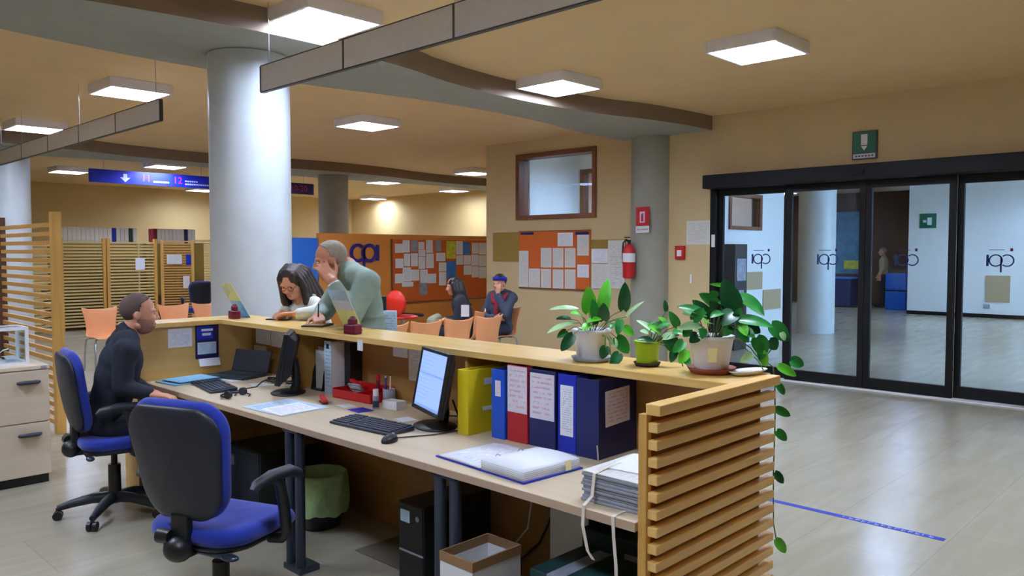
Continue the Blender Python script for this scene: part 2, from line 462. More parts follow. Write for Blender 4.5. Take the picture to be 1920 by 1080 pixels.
def thing(name, label, cat, loc=(0, 0, 0), rotz=0.0, group=None):
    o = bpy.data.objects.new(name, None); COL.objects.link(o)
    o.empty_display_size = 0.05
    o.location = loc; o.rotation_euler = (0, 0, rotz)
    return tag(o, label, cat, group)

def struct(name, mb, bev=0.0):
    o = mb.build(name, bev=bev); o['kind'] = 'structure'
    return o

KIDS = {}
def dup(root, label, loc=None, rotz=None):
    """a copy of a thing with copies of its parts and sub-parts (shared mesh data)"""
    r = root.copy(); COL.objects.link(r); r['label'] = label
    if loc is not None: r.location = loc
    if rotz is not None: r.rotation_euler = (0, 0, rotz)
    def rec(src, dst):
        for ch in [o for o in COL.objects if o.parent == src]:
            c = ch.copy(); COL.objects.link(c); c.parent = dst
            rec(ch, c)
    rec(root, r)
    return r

ORD = ['first', 'second', 'third', 'fourth', 'fifth', 'sixth', 'seventh', 'eighth', 'ninth', 'tenth', 'eleventh', 'twelfth', 'thirteenth', 'fourteenth', 'fifteenth', 'sixteenth', 'seventeenth', 'eighteenth', 'nineteenth', 'twentieth']

def text_mb(mb, txt, size, mat, mtx, depth=0.002, align='CENTER'):
    """add block lettering (mesh from the built-in font) to mb; mtx places the text's XY plane"""
    cu = bpy.data.curves.new('lettering', 'FONT'); cu.body = txt; cu.size = size; cu.align_x = align; cu.align_y = 'CENTER'
    cu.extrude = depth; cu.resolution_u = 3
    o = bpy.data.objects.new('lettering', cu); COL.objects.link(o)
    dg = bpy.context.evaluated_depsgraph_get()
    me = bpy.data.meshes.new_from_object(o.evaluated_get(dg))
    mb.use(mat)
    mb.add([mtx @ v.co for v in me.vertices], [tuple(p.vertices) for p in me.polygons])
    bpy.data.objects.remove(o); bpy.data.curves.remove(cu); bpy.data.meshes.remove(me)

def basis(o, x, y):
    """matrix with origin o, local X along x, local Y along y"""
    x = Vector(x).normalized(); y = Vector(y).normalized(); z = x.cross(y)
    m = Matrix((x, y, z)).transposed().to_4x4(); m.translation = Vector(o)
    return m

def logo_mb(mb, mat, mtx, u, t=0.006, th=0.11):
    """three-letter ring logo: an open ring, a ring with a long stem, a bar. u = ring diameter"""
    mb.use(mat); save = mb.T; mb.T = mtx
    def arc(cx, cy, r, a0, a1, n=28):
        vs = []; fs = []
        for i in range(n + 1):
            a = math.radians(a0 + (a1 - a0) * i / n)
            for rr in (r - th * u / 2, r + th * u / 2):
                for z in (0, t): vs.append((cx + rr * math.cos(a), cy + rr * math.sin(a), z))
        for i in range(n):
            b = i * 4; c = b + 4
            fs += [(b + 1, b + 3, c + 3, c + 1), (b, c, c + 2, b + 2), (b, b + 1, c + 1, c), (b + 2, c + 2, c + 3, b + 3)]
        fs += [(0, 2, 3, 1), (n * 4, n * 4 + 1, n * 4 + 3, n * 4 + 2)]
        mb.add(vs, fs)
    arc(-0.46 * u, 0, 0.5 * u, 48, 312)
    arc(0.42 * u, 0, 0.5 * u, 0, 360, 36)
    mb.box(-0.07 * u, 0.07 * u, -1.05 * u, 0.3 * u, 0, t)
    mb.box(0.96 * u, 1.16 * u, -0.5 * u, 0.52 * u, 0, t)
    mb.T = save

def remeshed(mb, voxel, smooth=6, name='body'):
    me = mb.mesh(name)
    o = bpy.data.objects.new(name, me); COL.objects.link(o)
    r = o.modifiers.new('r', 'REMESH'); r.mode = 'VOXEL'; r.voxel_size = voxel; r.use_smooth_shade = True
    if smooth:
        s = o.modifiers.new('s', 'SMOOTH'); s.factor = 0.5; s.iterations = smooth
    dg = bpy.context.evaluated_depsgraph_get()
    out = bpy.data.meshes.new_from_object(o.evaluated_get(dg))
    out.name = name
    bpy.data.objects.remove(o); bpy.data.meshes.remove(me)
    out.polygons.foreach_set('use_smooth', [True] * len(out.polygons))
    return out
# ================================================================== the setting
ZC = 3.3
def S(name, mb, label, cat, bev=0.0):
    o = mb.build(name, bev=bev); return tag(o, label, cat, None, 'structure')

S('floor', MB('floor').box(-4, 26, -4, 24, -0.1, 0), 'polished beige grey stone tile floor of the whole hall', 'floor')
S('ceiling', MB('ceiling').box(-4, 26, -4, 24, ZC, ZC + 0.1), 'flat ochre painted ceiling over the hall', 'ceiling')
WX = 9.16
w = MB('wall')
w.box(WX, WX + 0.2, -4, 1.34, 0, ZC); w.box(WX, WX + 0.2, 1.34, 5.23, 2.54, ZC); w.box(WX, WX + 0.2, 5.23, 7.1, 0, ZC)
w.box(WX, WX + 0.2, 7.1, 8.66, 0, 2.08); w.box(WX, WX + 0.2, 7.1, 8.66, 3.07, ZC); w.box(WX, WX + 0.2, 8.66, 9.37, 0, ZC)
S('wall_right', w, 'long ochre wall with the glass entrance doors, the notice board and a high window', 'wall')
S('wall_recess', MB('wall').box(WX + 0.2, 15.6, 9.29, 9.37, 0, ZC), 'ochre wall turning the corner into the hall recess', 'wall')
S('wall_far_right', MB('wall_back').box(15.4, 15.6, 9.37, 22.4, 0, ZC), 'far ochre wall of the recess, brightly lit, above the orange partition', 'wall')
S('wall_back', MB('wall_back').box(-4, 15.4, 22.2, 22.4, 0, ZC), 'ochre back wall far behind the slatted screens', 'wall')
S('wall_left', MB('wall').box(-4.2, -4, -4, 22.4, 0, ZC), 'ochre wall outside the picture to the left', 'wall')
S('wall_front', MB('wall').box(-4.2, WX, -4.2, -4, 0, ZC), 'ochre wall behind the viewer', 'wall')

# white rooms seen through the high window and through the doors
w = MB('white_wall')
w.box(WX + 0.2, 11.3, 9.17, 9.29, 0, ZC)
w.box(11.3, 11.4, 6.4, 8.2, 0, ZC); w.box(11.3, 11.4, 8.2, 9.1, 0, 2.2); w.box(11.3, 11.4, 8.2, 9.1, 3.05, ZC); w.box(11.3, 11.4, 9.1, 9.29, 0, ZC)
w.box(WX + 0.2, 11.6, 6.3, 6.4, 0, ZC); w.box(11.6, 12.72, 6.3, 6.4, 0, 1.92); w.box(11.6, 12.72, 6.3, 6.4, 2.52, ZC); w.box(12.72, 13.6, 6.3, 6.4, 0, ZC)
S('wall_office', w, 'white office walls behind the high window and beyond the first door pane', 'wall')
S('wall_office_inner', MB('peach').box(13.5, 13.6, 6.4, 9.29, 0, ZC).box(11.4, 13.5, 9.17, 9.29, 0, ZC), 'warm wall painted with lamplight of the lit office behind the brown framed window', 'wall')  # peach stands for warm room light on white walls
S('wall_corridor', MB('white_wall').box(21.2, 21.4, -4, 6.55, 0, ZC).box(21.4, 24.2, 6.35, 6.55, 0, ZC), 'white corridor wall facing the glass doors', 'wall')
S('wall_corridor_end', MB('brown_door').box(24.0, 24.2, 6.55, 16, 0, ZC), 'brown panelled wall at the far end of the corridor', 'wall')
w = MB('white_wall'); w.box(WX + 0.2, 10.2, -4.2, -4, 0, ZC); w.box(20.4, 26, -4.2, -4, 0, ZC); w.box(10.2, 20.4, -4.2, -4, 0, 0.4); w.box(10.2, 20.4, -4.2, -4, 3.1, ZC)  # opening added in the unseen wall so the sky brightens the corridor
S('wall_corridor_side', w, 'white corridor wall with a wide opening added for daylight, outside the picture', 'wall')
w = MB('dark_frame')
for i in range(6): w.box(10.2 + i * 2.03, 10.26 + i * 2.03, -4.14, -4.06, 0.4, 3.1)
w.box(10.2, 20.4, -4.14, -4.06, 0.4, 0.46); w.box(10.2, 20.4, -4.14, -4.06, 3.04, 3.1)
win = S('added_window', w, 'wide unseen window added to brighten the corridor with daylight', 'window')  # unseen window, added for its daylight
MB('glass').box(10.2, 20.4, -4.103, -4.097, 0.4, 3.1).build('window_pane', win)
S('wall_corridor_back', MB('white_wall').box(15.6, 24, 15.8, 16, 0, ZC).box(15.6, 15.7, 9.37, 15.8, 0, ZC), 'pale wall closing the corridor behind the round column', 'wall')
S('baseboard_corridor', MB('dark_frame').box(21.17, 21.2, -4, 6.55, 0, 0.09), 'dark baseboard along the white corridor wall', 'baseboard')
w = MB('brown_frame')
for (x, y0, y1, z0, z1, t) in ((WX - 0.03, 7.1, 8.66, 2.08, 3.07, 0.26),):
    w.box(x, x + t, y0 - 0.02, y0 + 0.05, z0 - 0.02, z1 + 0.02); w.box(x, x + t, y1 - 0.05, y1 + 0.02, z0 - 0.02, z1 + 0.02)
    w.box(x, x + t, y0 + 0.05, y1 - 0.05, z0 - 0.02, z0 + 0.05); w.box(x, x + t, y0 + 0.05, y1 - 0.05, z1 - 0.05, z1 + 0.02)
win = S('window_1', w, 'brown framed high internal window above the wall notice board', 'window', 0.004)
MB('glass').box(WX + 0.08, WX + 0.086, 7.14, 8.62, 2.12, 3.03).build('window_pane', win)
w = MB('brown_frame')
w.box(11.27, 11.43, 8.2, 8.28, 2.2, 3.05); w.box(11.27, 11.43, 9.02, 9.1, 2.2, 3.05); w.box(11.27, 11.43, 8.28, 9.02, 2.2, 2.26); w.box(11.27, 11.43, 8.28, 9.02, 2.99, 3.05)
win = S('window_2', w, 'smaller brown framed window seen through the high window', 'window')
MB('glass').box(11.34, 11.346, 8.26, 9.04, 2.24, 3.0).build('window_pane', win)
w = MB('brown_frame')
w.box(11.6, 11.66, 6.27, 6.43, 1.92, 2.52); w.box(12.64, 12.72, 6.27, 6.43, 1.92, 2.52); w.box(11.66, 12.64, 6.27, 6.43, 1.92, 1.98); w.box(11.66, 12.64, 6.27, 6.43, 2.46, 2.52)
win = S('window_3', w, 'brown framed window glowing peach beyond the first glass door pane', 'window')
MB('glass').box(11.62, 12.68, 6.34, 6.346, 1.95, 2.49).build('window_pane', win)

# wavy beams and round columns
def beam(name, dy, x0, x1, label):
    near = []; far = []
    n = int((x1 - x0) / 0.1)
    for i in range(n + 1):
        x = x0 + (x1 - x0) * i / n
        c = math.cos(2 * PI * (x - 3.05) / 6.05)
        sh = (abs(c) ** 0.8) * (1 if c > 0 else -1)
        near.append((x, 5.42 - 0.2 * sh + dy)); far.append((x, 6.46 + 0.15 * sh + dy))
    mb = MB('beam_side'); mb.prism(near + far[::-1], 3.12, ZC, False, 'beam')
    return S(name, mb, label, 'beam')
beam('beam', 0, -4, WX, 'wavy grey ceiling beam over the near round columns')
beam('beam', 7.95, -4, 15.4, 'wavy grey ceiling beam farther back over the far column')
def column(x, y, r, mat, label, h=3.12):
    mb = MB(mat); mb.lathe([(r, 0), (r, h - 0.004)], (x, y, 0), 48)
    return S('column', mb, label, 'column')
column(3.17, 5.97, 0.315, 'column', 'big pale round column standing behind the reception counter')
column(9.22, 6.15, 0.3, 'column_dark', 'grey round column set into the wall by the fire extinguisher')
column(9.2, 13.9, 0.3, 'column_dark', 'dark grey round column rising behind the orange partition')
column(3.4, 13.9, 0.3, 'column', 'pale round column at the far left behind the tall slatted screen')
column(15.05, 6.3, 0.34, 'column', 'white round column standing in the corridor beyond the glass doors', ZC)

# ------------------------------------------------------------------ glass entrance doors
def door(n, y0, y1, x, label, stile=0.065, handle=False):
    d = thing('door_%d' % n, label, 'door', (0, 0, 0)); d['kind'] = 'structure'
    f = MB('dark_frame')
    f.box(x, x + 0.05, y0, y0 + stile, 0.015, 2.36); f.box(x, x + 0.05, y1 - stile, y1, 0.015, 2.36)
    f.box(x, x + 0.05, y0 + stile, y1 - stile, 0.015, 0.14); f.box(x, x + 0.05, y0 + stile, y1 - stile, 2.275, 2.36)
    f.build('door_frame', d, bev=0.003)
    MB('glass').box(x + 0.02, x + 0.027, y0 + stile - 0.005, y1 - stile + 0.005, 0.135, 2.28).build('glass_pane', d)
    yc = {1: 4.58, 2: 3.72, 3: 2.86, 4: 1.985}[n]
    lg = MB()
    logo_mb(lg, 'logo_glass', basis((x + 0.028, yc - 0.012, 1.47), (0, 1, 0), (0, 0, 1)), 0.115, 0.002, 0.12)
    lg.use('logo_glass').box(x + 0.028, x + 0.03, yc - 0.04, yc + 0.1, 1.575, 1.581)
    lg.use('dark_red').box(x + 0.028, x + 0.03, yc - 0.115, yc - 0.09, 1.565, 1.595)
    lg.build('logo_film', d)
    return d
door(1, 4.205, 5.155, WX + 0.07, 'fixed glass door pane nearest the white wall notice, with a mirrored logo')
door(2, 3.29, 4.21, WX + 0.0, 'sliding glass door leaf showing the corridor column behind it')
door(3, 2.375, 3.285, WX + 0.0, 'sliding glass door leaf with the small green exit sign seen behind it')
door(4, 1.36, 2.38, WX + 0.07, 'fixed glass door pane at the right edge with a tan poster behind it')
f = MB('dark_frame')
f.box(WX - 0.01, WX + 0.13, 5.15, 5.23, 0, 2.4); f.box(WX - 0.01, WX + 0.13, 1.28, 1.37, 0, 2.4)
f.box(WX + 0.0, WX + 0.16, 1.28, 5.23, 2.36, 2.54)
S('trim_1', f, 'black jambs and lintel framing the glass entrance doors', 'door frame')
f = MB('alu'); f.box(WX - 0.05, WX + 0.18, 1.3, 5.2, 0, 0.014)
S('trim_2', f, 'thin metal threshold under the glass entrance doors', 'threshold')
h = thing('door_header', 'long black sliding door operator box above the glass doors', 'door operator', (0, 0, 0))
MB('dark_frame').box(WX - 0.2, WX - 0.011, 1.28, 5.24, 2.36, 2.53).build('housing', h, bev=0.01)
MB('dark_frame').bx((WX - 0.21, 3.32, 2.44), (0.02, 0.16, 0.05)).build('sensor', h, bev=0.005)
MB('white').bx((WX - 0.1, 5.245, 2.4), (0.05, 0.008, 0.03)).build('end_cap', h)
o = MB('white').box(WX - 0.02, WX - 0.011, 5.155, 5.205, 1.62, 1.78).build('door_switch', bev=0.003); tag(o, 'small white switch plate on the black door jamb', 'switch')

# exit sign above the doors
sg = thing('emergency_exit_sign', 'green emergency exit sign with a white arrow above the black doors', 'sign', (WX, 3.305, 2.75))
MB('alu_dark').box(-0.03, 0, -0.135, 0.135, -0.155, 0.155).build('sign_frame', sg, bev=0.004)
MB('green_sign').box(-0.034, -0.03, -0.12, 0.12, -0.085, 0.145).build('green_panel', sg)
m = MB('sign_white'); m.box(-0.037, -0.034, -0.035, 0.035, 0.0, 0.12)
m.add([(-0.037, 0.035, -0.01), (-0.037, -0.035, -0.01), (-0.037, 0, -0.06), (-0.034, 0.035, -0.01), (-0.034, -0.035, -0.01), (-0.034, 0, -0.06)], [(0, 2, 1), (0, 3, 5, 2), (1, 2, 5, 4), (0, 1, 4, 3)])
m.build('pictogram', sg)
m = MB('sign_white'); m.box(-0.034, -0.03, -0.12, 0.12, -0.145, -0.095)
m.use('green_sign')
for i in range(6): m.box(-0.0355, -0.034, -0.1 + i * 0.035, -0.078 + i * 0.035, -0.128, -0.112)
m.build('caption_strip', sg)

# things on the wall and the wall column
fx = thing('fire_extinguisher_sign', 'red and white fire extinguisher sign on the grey wall column', 'sign', (8.9, 6.1, 1.97), math.radians(-14))
MB('red').box(-0.006, 0, -0.13, 0.13, -0.06, 0.19).build('red_panel', fx, bev=0.002)
m = MB('sign_white'); m.box(-0.009, -0.006, -0.05, 0.05, -0.02, 0.13); m.use('red').box(-0.011, -0.009, -0.02, 0.02, -0.005, 0.09).box(-0.011, -0.009, -0.03, 0.005, 0.09, 0.105)
m.build('pictogram', fx)
m = MB('white'); m.box(-0.006, 0, -0.13, 0.13, -0.155, -0.065)
m.use('poster_grey')
for i in range(7): m.box(-0.0075, -0.006, -0.11 + i * 0.032, -0.09 + i * 0.032, -0.12, -0.1)
m.build('caption_strip', fx)
ex = thing('fire_extinguisher', 'red fire extinguisher hanging on the grey wall column', 'fire extinguisher', (8.83, 6.27, 1.2))
MB('red').lathe([(0.0, 0.0), (0.07, 0.0), (0.085, 0.02), (0.085, 0.36), (0.07, 0.42), (0.035, 0.46), (0.0, 0.47)]).build('cylinder_body', ex)
MB('white').lathe([(0.0865, 0.22), (0.0865, 0.34)]).build('white_label', ex)
m = MB('black'); m.cyl((0, 0, 0.46), (0, 0, 0.52), 0.022); m.box(-0.09, 0.03, -0.014, 0.014, 0.5, 0.52); m.box(-0.1, 0.02, -0.012, 0.012, 0.545, 0.56)
m.build('valve', ex, bev=0.003)
MB('black').tube([(0, 0, 0.5), (0.02, 0.06, 0.53), (0.02, 0.11, 0.48), (0.01, 0.115, 0.36), (0.0, 0.1, 0.2)], 0.011).build('hose', ex)
MB('steel').box(0.05, 0.13, -0.02, 0.02, 0.3, 0.33).build('bracket', ex)
al = thing('fire_alarm_button', 'small red fire alarm button box beside the wall column', 'alarm', (WX, 5.66, 1.55))
MB('red').box(-0.05, 0, -0.07, 0.07, -0.09, 0.09).build('alarm_case', al, bev=0.008)
MB('white').box(-0.055, -0.05, -0.035, 0.035, -0.05, 0.03).build('button_face', al, bev=0.003)
o = MB('alu').box(WX - 0.012, WX, 5.49, 5.52, 1.14, 1.26).build('key_switch', bev=0.003); tag(o, 'narrow metal key switch on the ochre wall beside the doors', 'switch')
o = MB('paper_grey').sheet((WX - 0.004, 5.58, 1.655), (0, -0.36, 0), (0, 0, 0.31), 0.003).build('wall_notice'); tag(o, 'white printed notice on the ochre wall between column and doors', 'notice')

# wall notice board
bx = 9.155
bd = thing('notice_board', 'orange felt notice board on the ochre wall below the high window', 'notice board', (0, 0, 0))
MB('orange_board').box(WX - 0.02, WX, 7.183, 8.61, 1.002, 1.873).build('felt', bd)
MB('brown_frame').box(WX - 0.026, WX, 7.183, 8.61, 0.982, 1.002).box(WX - 0.026, WX, 7.183, 8.61, 1.873, 1.885).build('edge_strip', bd)
o = MB('cork').box(WX - 0.02, WX, 8.615, 9.2, 1.407, 1.869).build('cork_panel', bev=0.002); tag(o, 'empty ochre cork panel beside the orange wall board', 'cork board')
o = MB('cork').box(WX - 0.015, WX, 6.553, 7.18, 1.605, 1.735).build('cork_panel', bev=0.002); tag(o, 'strip of ochre cork panel nearest the wall column', 'cork board')
WB = [(8.61, 8.406, 1.003, 1.577), (8.395, 8.162, 1.003, 1.297), (8.145, 7.926, 1.318, 1.618), (7.902, 7.688, 1.321, 1.617), (7.661, 7.453, 1.324, 1.616), (8.144, 7.936, 1.004, 1.296), (7.901, 7.687, 1.003, 1.291), (7.66, 7.452, 1.003, 1.295), (7.803, 7.506, 1.642, 1.846), (7.422, 7.203, 1.503, 1.813), (7.42, 7.201, 1.179, 1.37), (7.154, 6.862, 1.397, 1.602), (7.153, 6.86, 1.026, 1.381), (6.858, 6.563, 1.035, 1.723)]
WBL = ['tall narrow notice at the far side of the orange wall board', 'notice beside the tall narrow one in the bottom row of the wall board', 'first of three notices in the middle row of the wall board', 'second of three notices in the middle row of the wall board', 'third of three notices in the middle row of the wall board', 'second full notice in the bottom row of the wall board', 'third full notice in the bottom row of the wall board', 'fourth full notice in the bottom row of the wall board', 'white notice pinned alone at the top of the orange wall board', 'upper notice under the dark heading strip of the wall board', 'single lower notice above the bare orange corner of the wall board', 'white notice stuck directly under the narrow cork strip', 'large grey notice on the ochre wall below the cork strip', 'tall grey notice sheets hanging next to the fire extinguisher']
for i, (a, b, z0, z1) in enumerate(WB):
    x = WX - 0.0225 if i < 11 else WX - 0.0175
    o = MB('paper_grey' if i not in (8, 11, 10) else 'paper').sheet((x, a, z0), (0, b - a, 0), (0, 0, z1 - z0), 0.0015).build('notice')
    tag(o, WBL[i], 'notice', 'notices on the wall board')
for (a, b, z0, z1), lb in (((8.572, 8.294, 1.826, 1.864), 'dark heading strip at the far top corner of the orange wall board'), ((7.456, 7.204, 1.81, 1.858), 'dark heading strip at the near top corner of the orange wall board')):
    o = MB('sign_navy').box(WX - 0.024, WX - 0.021, b, a, z0, z1).build('heading_strip'); tag(o, lb, 'label strip', 'heading strips of the wall board')

# ------------------------------------------------------------------ ceiling lamps
def make_lamp(label, loc, louvre=False):
    t = thing('ceiling_lamp', label, 'lamp', loc, 0, 'square ceiling lamps')
    b = MB('lamp_body'); s = 0.31; h = 0.1
    b.box(-s, s, -s, -s + 0.022, -h, 0); b.box(-s, s, s - 0.022, s, -h, 0); b.box(-s, -s + 0.022, -s + 0.022, s - 0.022, -h, 0); b.box(s - 0.022, s, -s + 0.022, s - 0.022, -h, 0)
    b.box(-s + 0.022, s - 0.022, -s + 0.022, s - 0.022, -0.03, 0)
    b.build('housing', t, bev=0.003)
    d = MB('lamp_on'); d.box(-s + 0.024, s - 0.024, -s + 0.024, s - 0.024, -0.083, -0.04)
    d.build('diffuser', t)
    g = MB('lamp_body'); n = 6
    for i in range(1, n):
        p = -s + 0.022 + (2 * s - 0.044) * i / n
        g.box(p - 0.005, p + 0.005, -s + 0.022, s - 0.022, -h + 0.001, -0.084)
        g.box(-s + 0.022, s - 0.022, p - 0.005, p + 0.005, -h + 0.001, -0.084)
    g.build('louvre', t)
    return t
LAMPS = [((3.23, 5.0), 'square lamp hanging brightest over the counter, just in front of the big column'),
 ((6.14, 5.23), 'square ceiling lamp beside the wavy beam, in the middle of the hall'),
 ((6.19, 3.12), 'square ceiling lamp with visible louvre grid, nearest the glass doors'),
 ((6.24, 8.62), 'square ceiling lamp in the bay just behind the near beam, right of the column'),
 ((3.25, 8.64), 'square ceiling lamp above the end of the rear hanging divider, left of the column'),
 ((3.3, 12.08), 'square ceiling lamp at the far left, over the rear hanging divider'),
 ((5.52, 18.05), 'far ceiling lamp touching the left end of the blue hanging sign'),
 ((6.5, 15.6), 'far ceiling lamp just above the middle of the blue hanging sign'),
 ((11.6, 15.4), 'far ceiling lamp under the far beam, beyond the dark column'),
 ((14.5, 16.1), 'far ceiling lamp close to the brightly lit recess wall'),
 ((11.55, 12.2), 'ceiling lamp half hidden by the corner of the wall, above the recess'),
 ((14.9, 20.3), 'farthest ceiling lamp, low beside the dark far column'),
 ((9.65, 20.9), 'far ceiling lamp showing just below the blue hanging sign, by the big column'),
 ((11.2, 19.2), 'far ceiling lamp below the dark end of the hanging sign, right of the big column')]
L0 = make_lamp(LAMPS[0][1], (LAMPS[0][0][0], LAMPS[0][0][1], ZC))
for (x, y), lb in LAMPS[1:]: dup(L0, lb, (x, y, ZC))
for (x, y), lb in (((3.2, 1.4), 'square ceiling lamp overhead, out of the picture near the viewer'), ((0.2, 1.6), 'square ceiling lamp overhead to the left of the viewer'), ((0.2, 5.0), 'square ceiling lamp out of the picture over the filing cabinet'), ((0.3, 8.6), 'square ceiling lamp out of the picture at the left of the hall'), ((6.2, -0.4), 'square ceiling lamp out of the picture in front of the doors'),
                   ((12.3, 4.1), 'first corridor lamp, hidden above the glass doors'), ((18.4, 5.7), 'second corridor lamp, hidden above the glass doors'), ((16.5, 1.8), 'third corridor lamp, hidden above the glass doors'), ((12.0, 0.5), 'fourth corridor lamp, out of the picture on the right'), ((19.8, 3.0), 'fifth corridor lamp near the white corridor wall'), ((10.3, 7.7), 'office lamp lighting the white room behind the high window'), ((12.4, 7.8), 'office lamp lighting the peach room'), ((21.5, 10.0), 'lamp at the dark end of the corridor')):
    dup(L0, lb, (x, y, ZC))

# hanging divider rows over the desk line
def divider(y0, n, label, x=2.86, z0=2.685, z1=2.875, L=1.02):
    t = thing('hanging_divider', label, 'hanging divider', (x, y0, 0), 0, 'hanging aluminium dividers')
    for i in range(n):
        MB('alu').box(-0.012, 0.012, i * L + 0.008, (i + 1) * L - 0.008, z0 + 0.008, z1 - 0.006).build('panel', t)
    f = MB('alu_dark')
    f.box(-0.014, 0.014, 0, n * L, z0, z0 + 0.008); f.box(-0.014, 0.014, 0, n * L, z1 - 0.006, z1)
    for i in range(n + 1): f.box(-0.014, 0.014, i * L - 0.008, i * L + 0.008, z0 + 0.008, z1 - 0.006)
    f.build('frame', t)
    for i in range(n + 1):
        if i % 2 == 0 or i == n:
            yy = min(max(i * L, 0.1), n * L - 0.1)
            MB('steel').cyl((0, yy, z1), (0, yy, ZC), 0.0025, n=6).build('wire', t)
divider(5.2 - 4 * 1.02, 4, 'long aluminium divider hanging over the desk in front of the big column')
divider(6.93, 5, 'aluminium divider hanging farther back, left of the big column')

# blue hanging sign
sg = thing('hanging_sign', 'long blue hanging sign with a white arrow and red counter numbers 11 to 20', 'sign', (0, 16, 0))
zc = 2.995
MB('sign_blue').box(5.24, 8.25, -0.02, 0.02, 2.87, 3.12).build('panel', sg, bev=0.003)
MB('sign_navy').box(8.25, 10.05, -0.02, 0.02, 2.87, 3.12).build('panel', sg, bev=0.003)
m = MB('sign_white')
m.box(5.85, 5.92, -0.024, -0.021, 2.98, 3.06)
m.add([(5.79, -0.024, 2.99), (5.98, -0.024, 2.99), (5.885, -0.024, 2.9), (5.79, -0.021, 2.99), (5.98, -0.021, 2.99), (5.885, -0.021, 2.9)], [(0, 2, 1), (0, 3, 5, 2), (1, 2, 5, 4), (0, 1, 4, 3)])
for x, zz_, ww in ((6.42, 2.93, 0.3), (7.05, 2.98, 0.26), (7.05, 2.92, 0.52), (7.92, 2.99, 0.3), (7.92, 2.93, 0.22)):
    k = 0
    while k * 0.045 < ww:
        m.box(x + k * 0.045, x + k * 0.045 + 0.034, -0.023, -0.021, zz_, zz_ + 0.028); k += 1
m.build('white_lettering', sg)
m = MB()
for tx, x in (('11', 6.28), ('12', 6.9), ('13', 7.76), ('10-20', 9.66)):
    text_mb(m, tx, 0.19, 'sign_red', basis((x, -0.0225, zc), (1, 0, 0), (0, 0, 1)), 0.001)
m.build('red_numbers', sg)
for x in (5.5, 7.4, 9.8): MB('steel').cyl((x, 0, 3.12), (x, 0, ZC), 0.004, n=6).build('wire', sg)

# ------------------------------------------------------------------ partitions with the logo and notices
pt = thing('partition_wall', 'orange laminate partition with the violet logo', 'partition', (0, 0, 0))
MB('orange_wall').box(7.0, 11.3, 11.0, 11.08, 0, 1.86).build('panel', pt, bev=0.004)
m = MB(); logo_mb(m, 'logo', basis((7.86, 10.998, 1.54), (1, 0, 0), (0, 0, 1)), 0.265, 0.03, 0.19); m.build('logo_letters', pt)
bp = MB('blue_wall').box(5.5, 6.98, 11.0, 11.08, 0, 1.78).build('partition_wall', bev=0.004); tag(bp, 'bright blue partition panel between the big column and the orange partition', 'partition')
nb = thing('notice_board', 'large orange notice board crowded with papers on the orange partition', 'notice board', (0, 0, 0))
MB('orange_board').box(8.46, 11.0, 10.985, 10.999, 0.68, 1.77).build('felt', nb)
MB('brown_frame').box(8.45, 11.0, 10.975, 10.999, 0.655, 0.68).box(8.43, 8.46, 10.975, 10.999, 0.655, 1.78).build('edge_strip', nb)
NOTICES = [(8.512, 8.705, 1.541, 1.701, 'p'), (8.679, 8.836, 1.548, 1.761, 'p'), (8.863, 9.022, 1.563, 1.763, 'g'), (9.038, 9.173, 1.601, 1.735, 'p'), (9.037, 9.192, 1.48, 1.593, 'p'), (9.213, 9.37, 1.54, 1.767, 'p'), (9.432, 9.572, 1.563, 1.767, 'g'), (8.519, 8.693, 1.275, 1.439, 'p'), (8.705, 8.844, 1.303, 1.526, 'p'), (8.865, 9.02, 1.301, 1.533, 'p'), (9.036, 9.19, 1.253, 1.473, 'p'), (9.212, 9.389, 1.265, 1.525, 'p'), (9.451, 9.674, 1.385, 1.54, 'p'), (8.508, 8.691, 1.01, 1.176, 'p'), (8.675, 8.861, 1.035, 1.283, 'p'), (8.862, 9.053, 1.045, 1.243, 'p'), (9.073, 9.248, 0.994, 1.24, 'p'), (9.249, 9.447, 0.988, 1.161, 'p'), (8.663, 8.917, 0.943, 1.025, 'p'), (9.052, 9.237, 0.789, 0.999, 'g'), (9.51, 9.693, 1.199, 1.363, 'p'), (9.519, 9.692, 0.942, 1.186, 'p'), (9.696, 9.934, 1.43, 1.756, 'y'), (9.704, 9.933, 1.069, 1.385, 'b'), (9.946, 10.111, 1.508, 1.759, 'p'), (10.117, 10.289, 1.507, 1.745, 'b'), (9.945, 10.115, 1.318, 1.492, 'p'), (10.137, 10.321, 1.315, 1.492, 'p'), (10.345, 10.523, 1.523, 1.731, 'p'), (10.533, 10.724, 1.506, 1.732, 'p'), (10.333, 10.523, 1.297, 1.507, 'p'), (10.532, 10.723, 1.278, 1.49, 'p'), (10.136, 10.332, 1.123, 1.302, 'p'), (10.343, 10.522, 1.071, 1.283, 'p'), (10.532, 10.723, 1.05, 1.264, 'p')]
rows = [['top row', 1.6], ['second row', 1.4], ['third row', 1.12], ['bottom row', 0.0]]
used = {}
order = sorted(range(len(NOTICES)), key=lambda i: NOTICES[i][0])
for i in order:
    x0, x1, z0, z1, t = NOTICES[i]
    zc_ = (z0 + z1) / 2
    rw = [r for r in rows if zc_ > r[1]][0][0]
    used[rw] = used.get(rw, 0) + 1
    mat = {'p': 'paper', 'g': 'poster_grey', 'y': 'poster_yellow', 'b': 'poster_blue'}[t]
    col = {'p': 'white printed notice', 'g': 'grey notice', 'y': 'yellow poster', 'b': 'blue poster'}[t]
    yy = 10.982 - 0.0018 * (i % 3)
    o = MB(mat).sheet((x0, yy, z0), (x1 - x0, 0, 0), (0, 0, z1 - z0), 0.0015).build('poster' if t in 'yb' else 'notice')
    tag(o, '%s, %s from the logo in the %s of the crowded orange board' % (col, ORD[used[rw] - 1], rw), 'poster' if t in 'yb' else 'notice', 'papers on the crowded orange board')
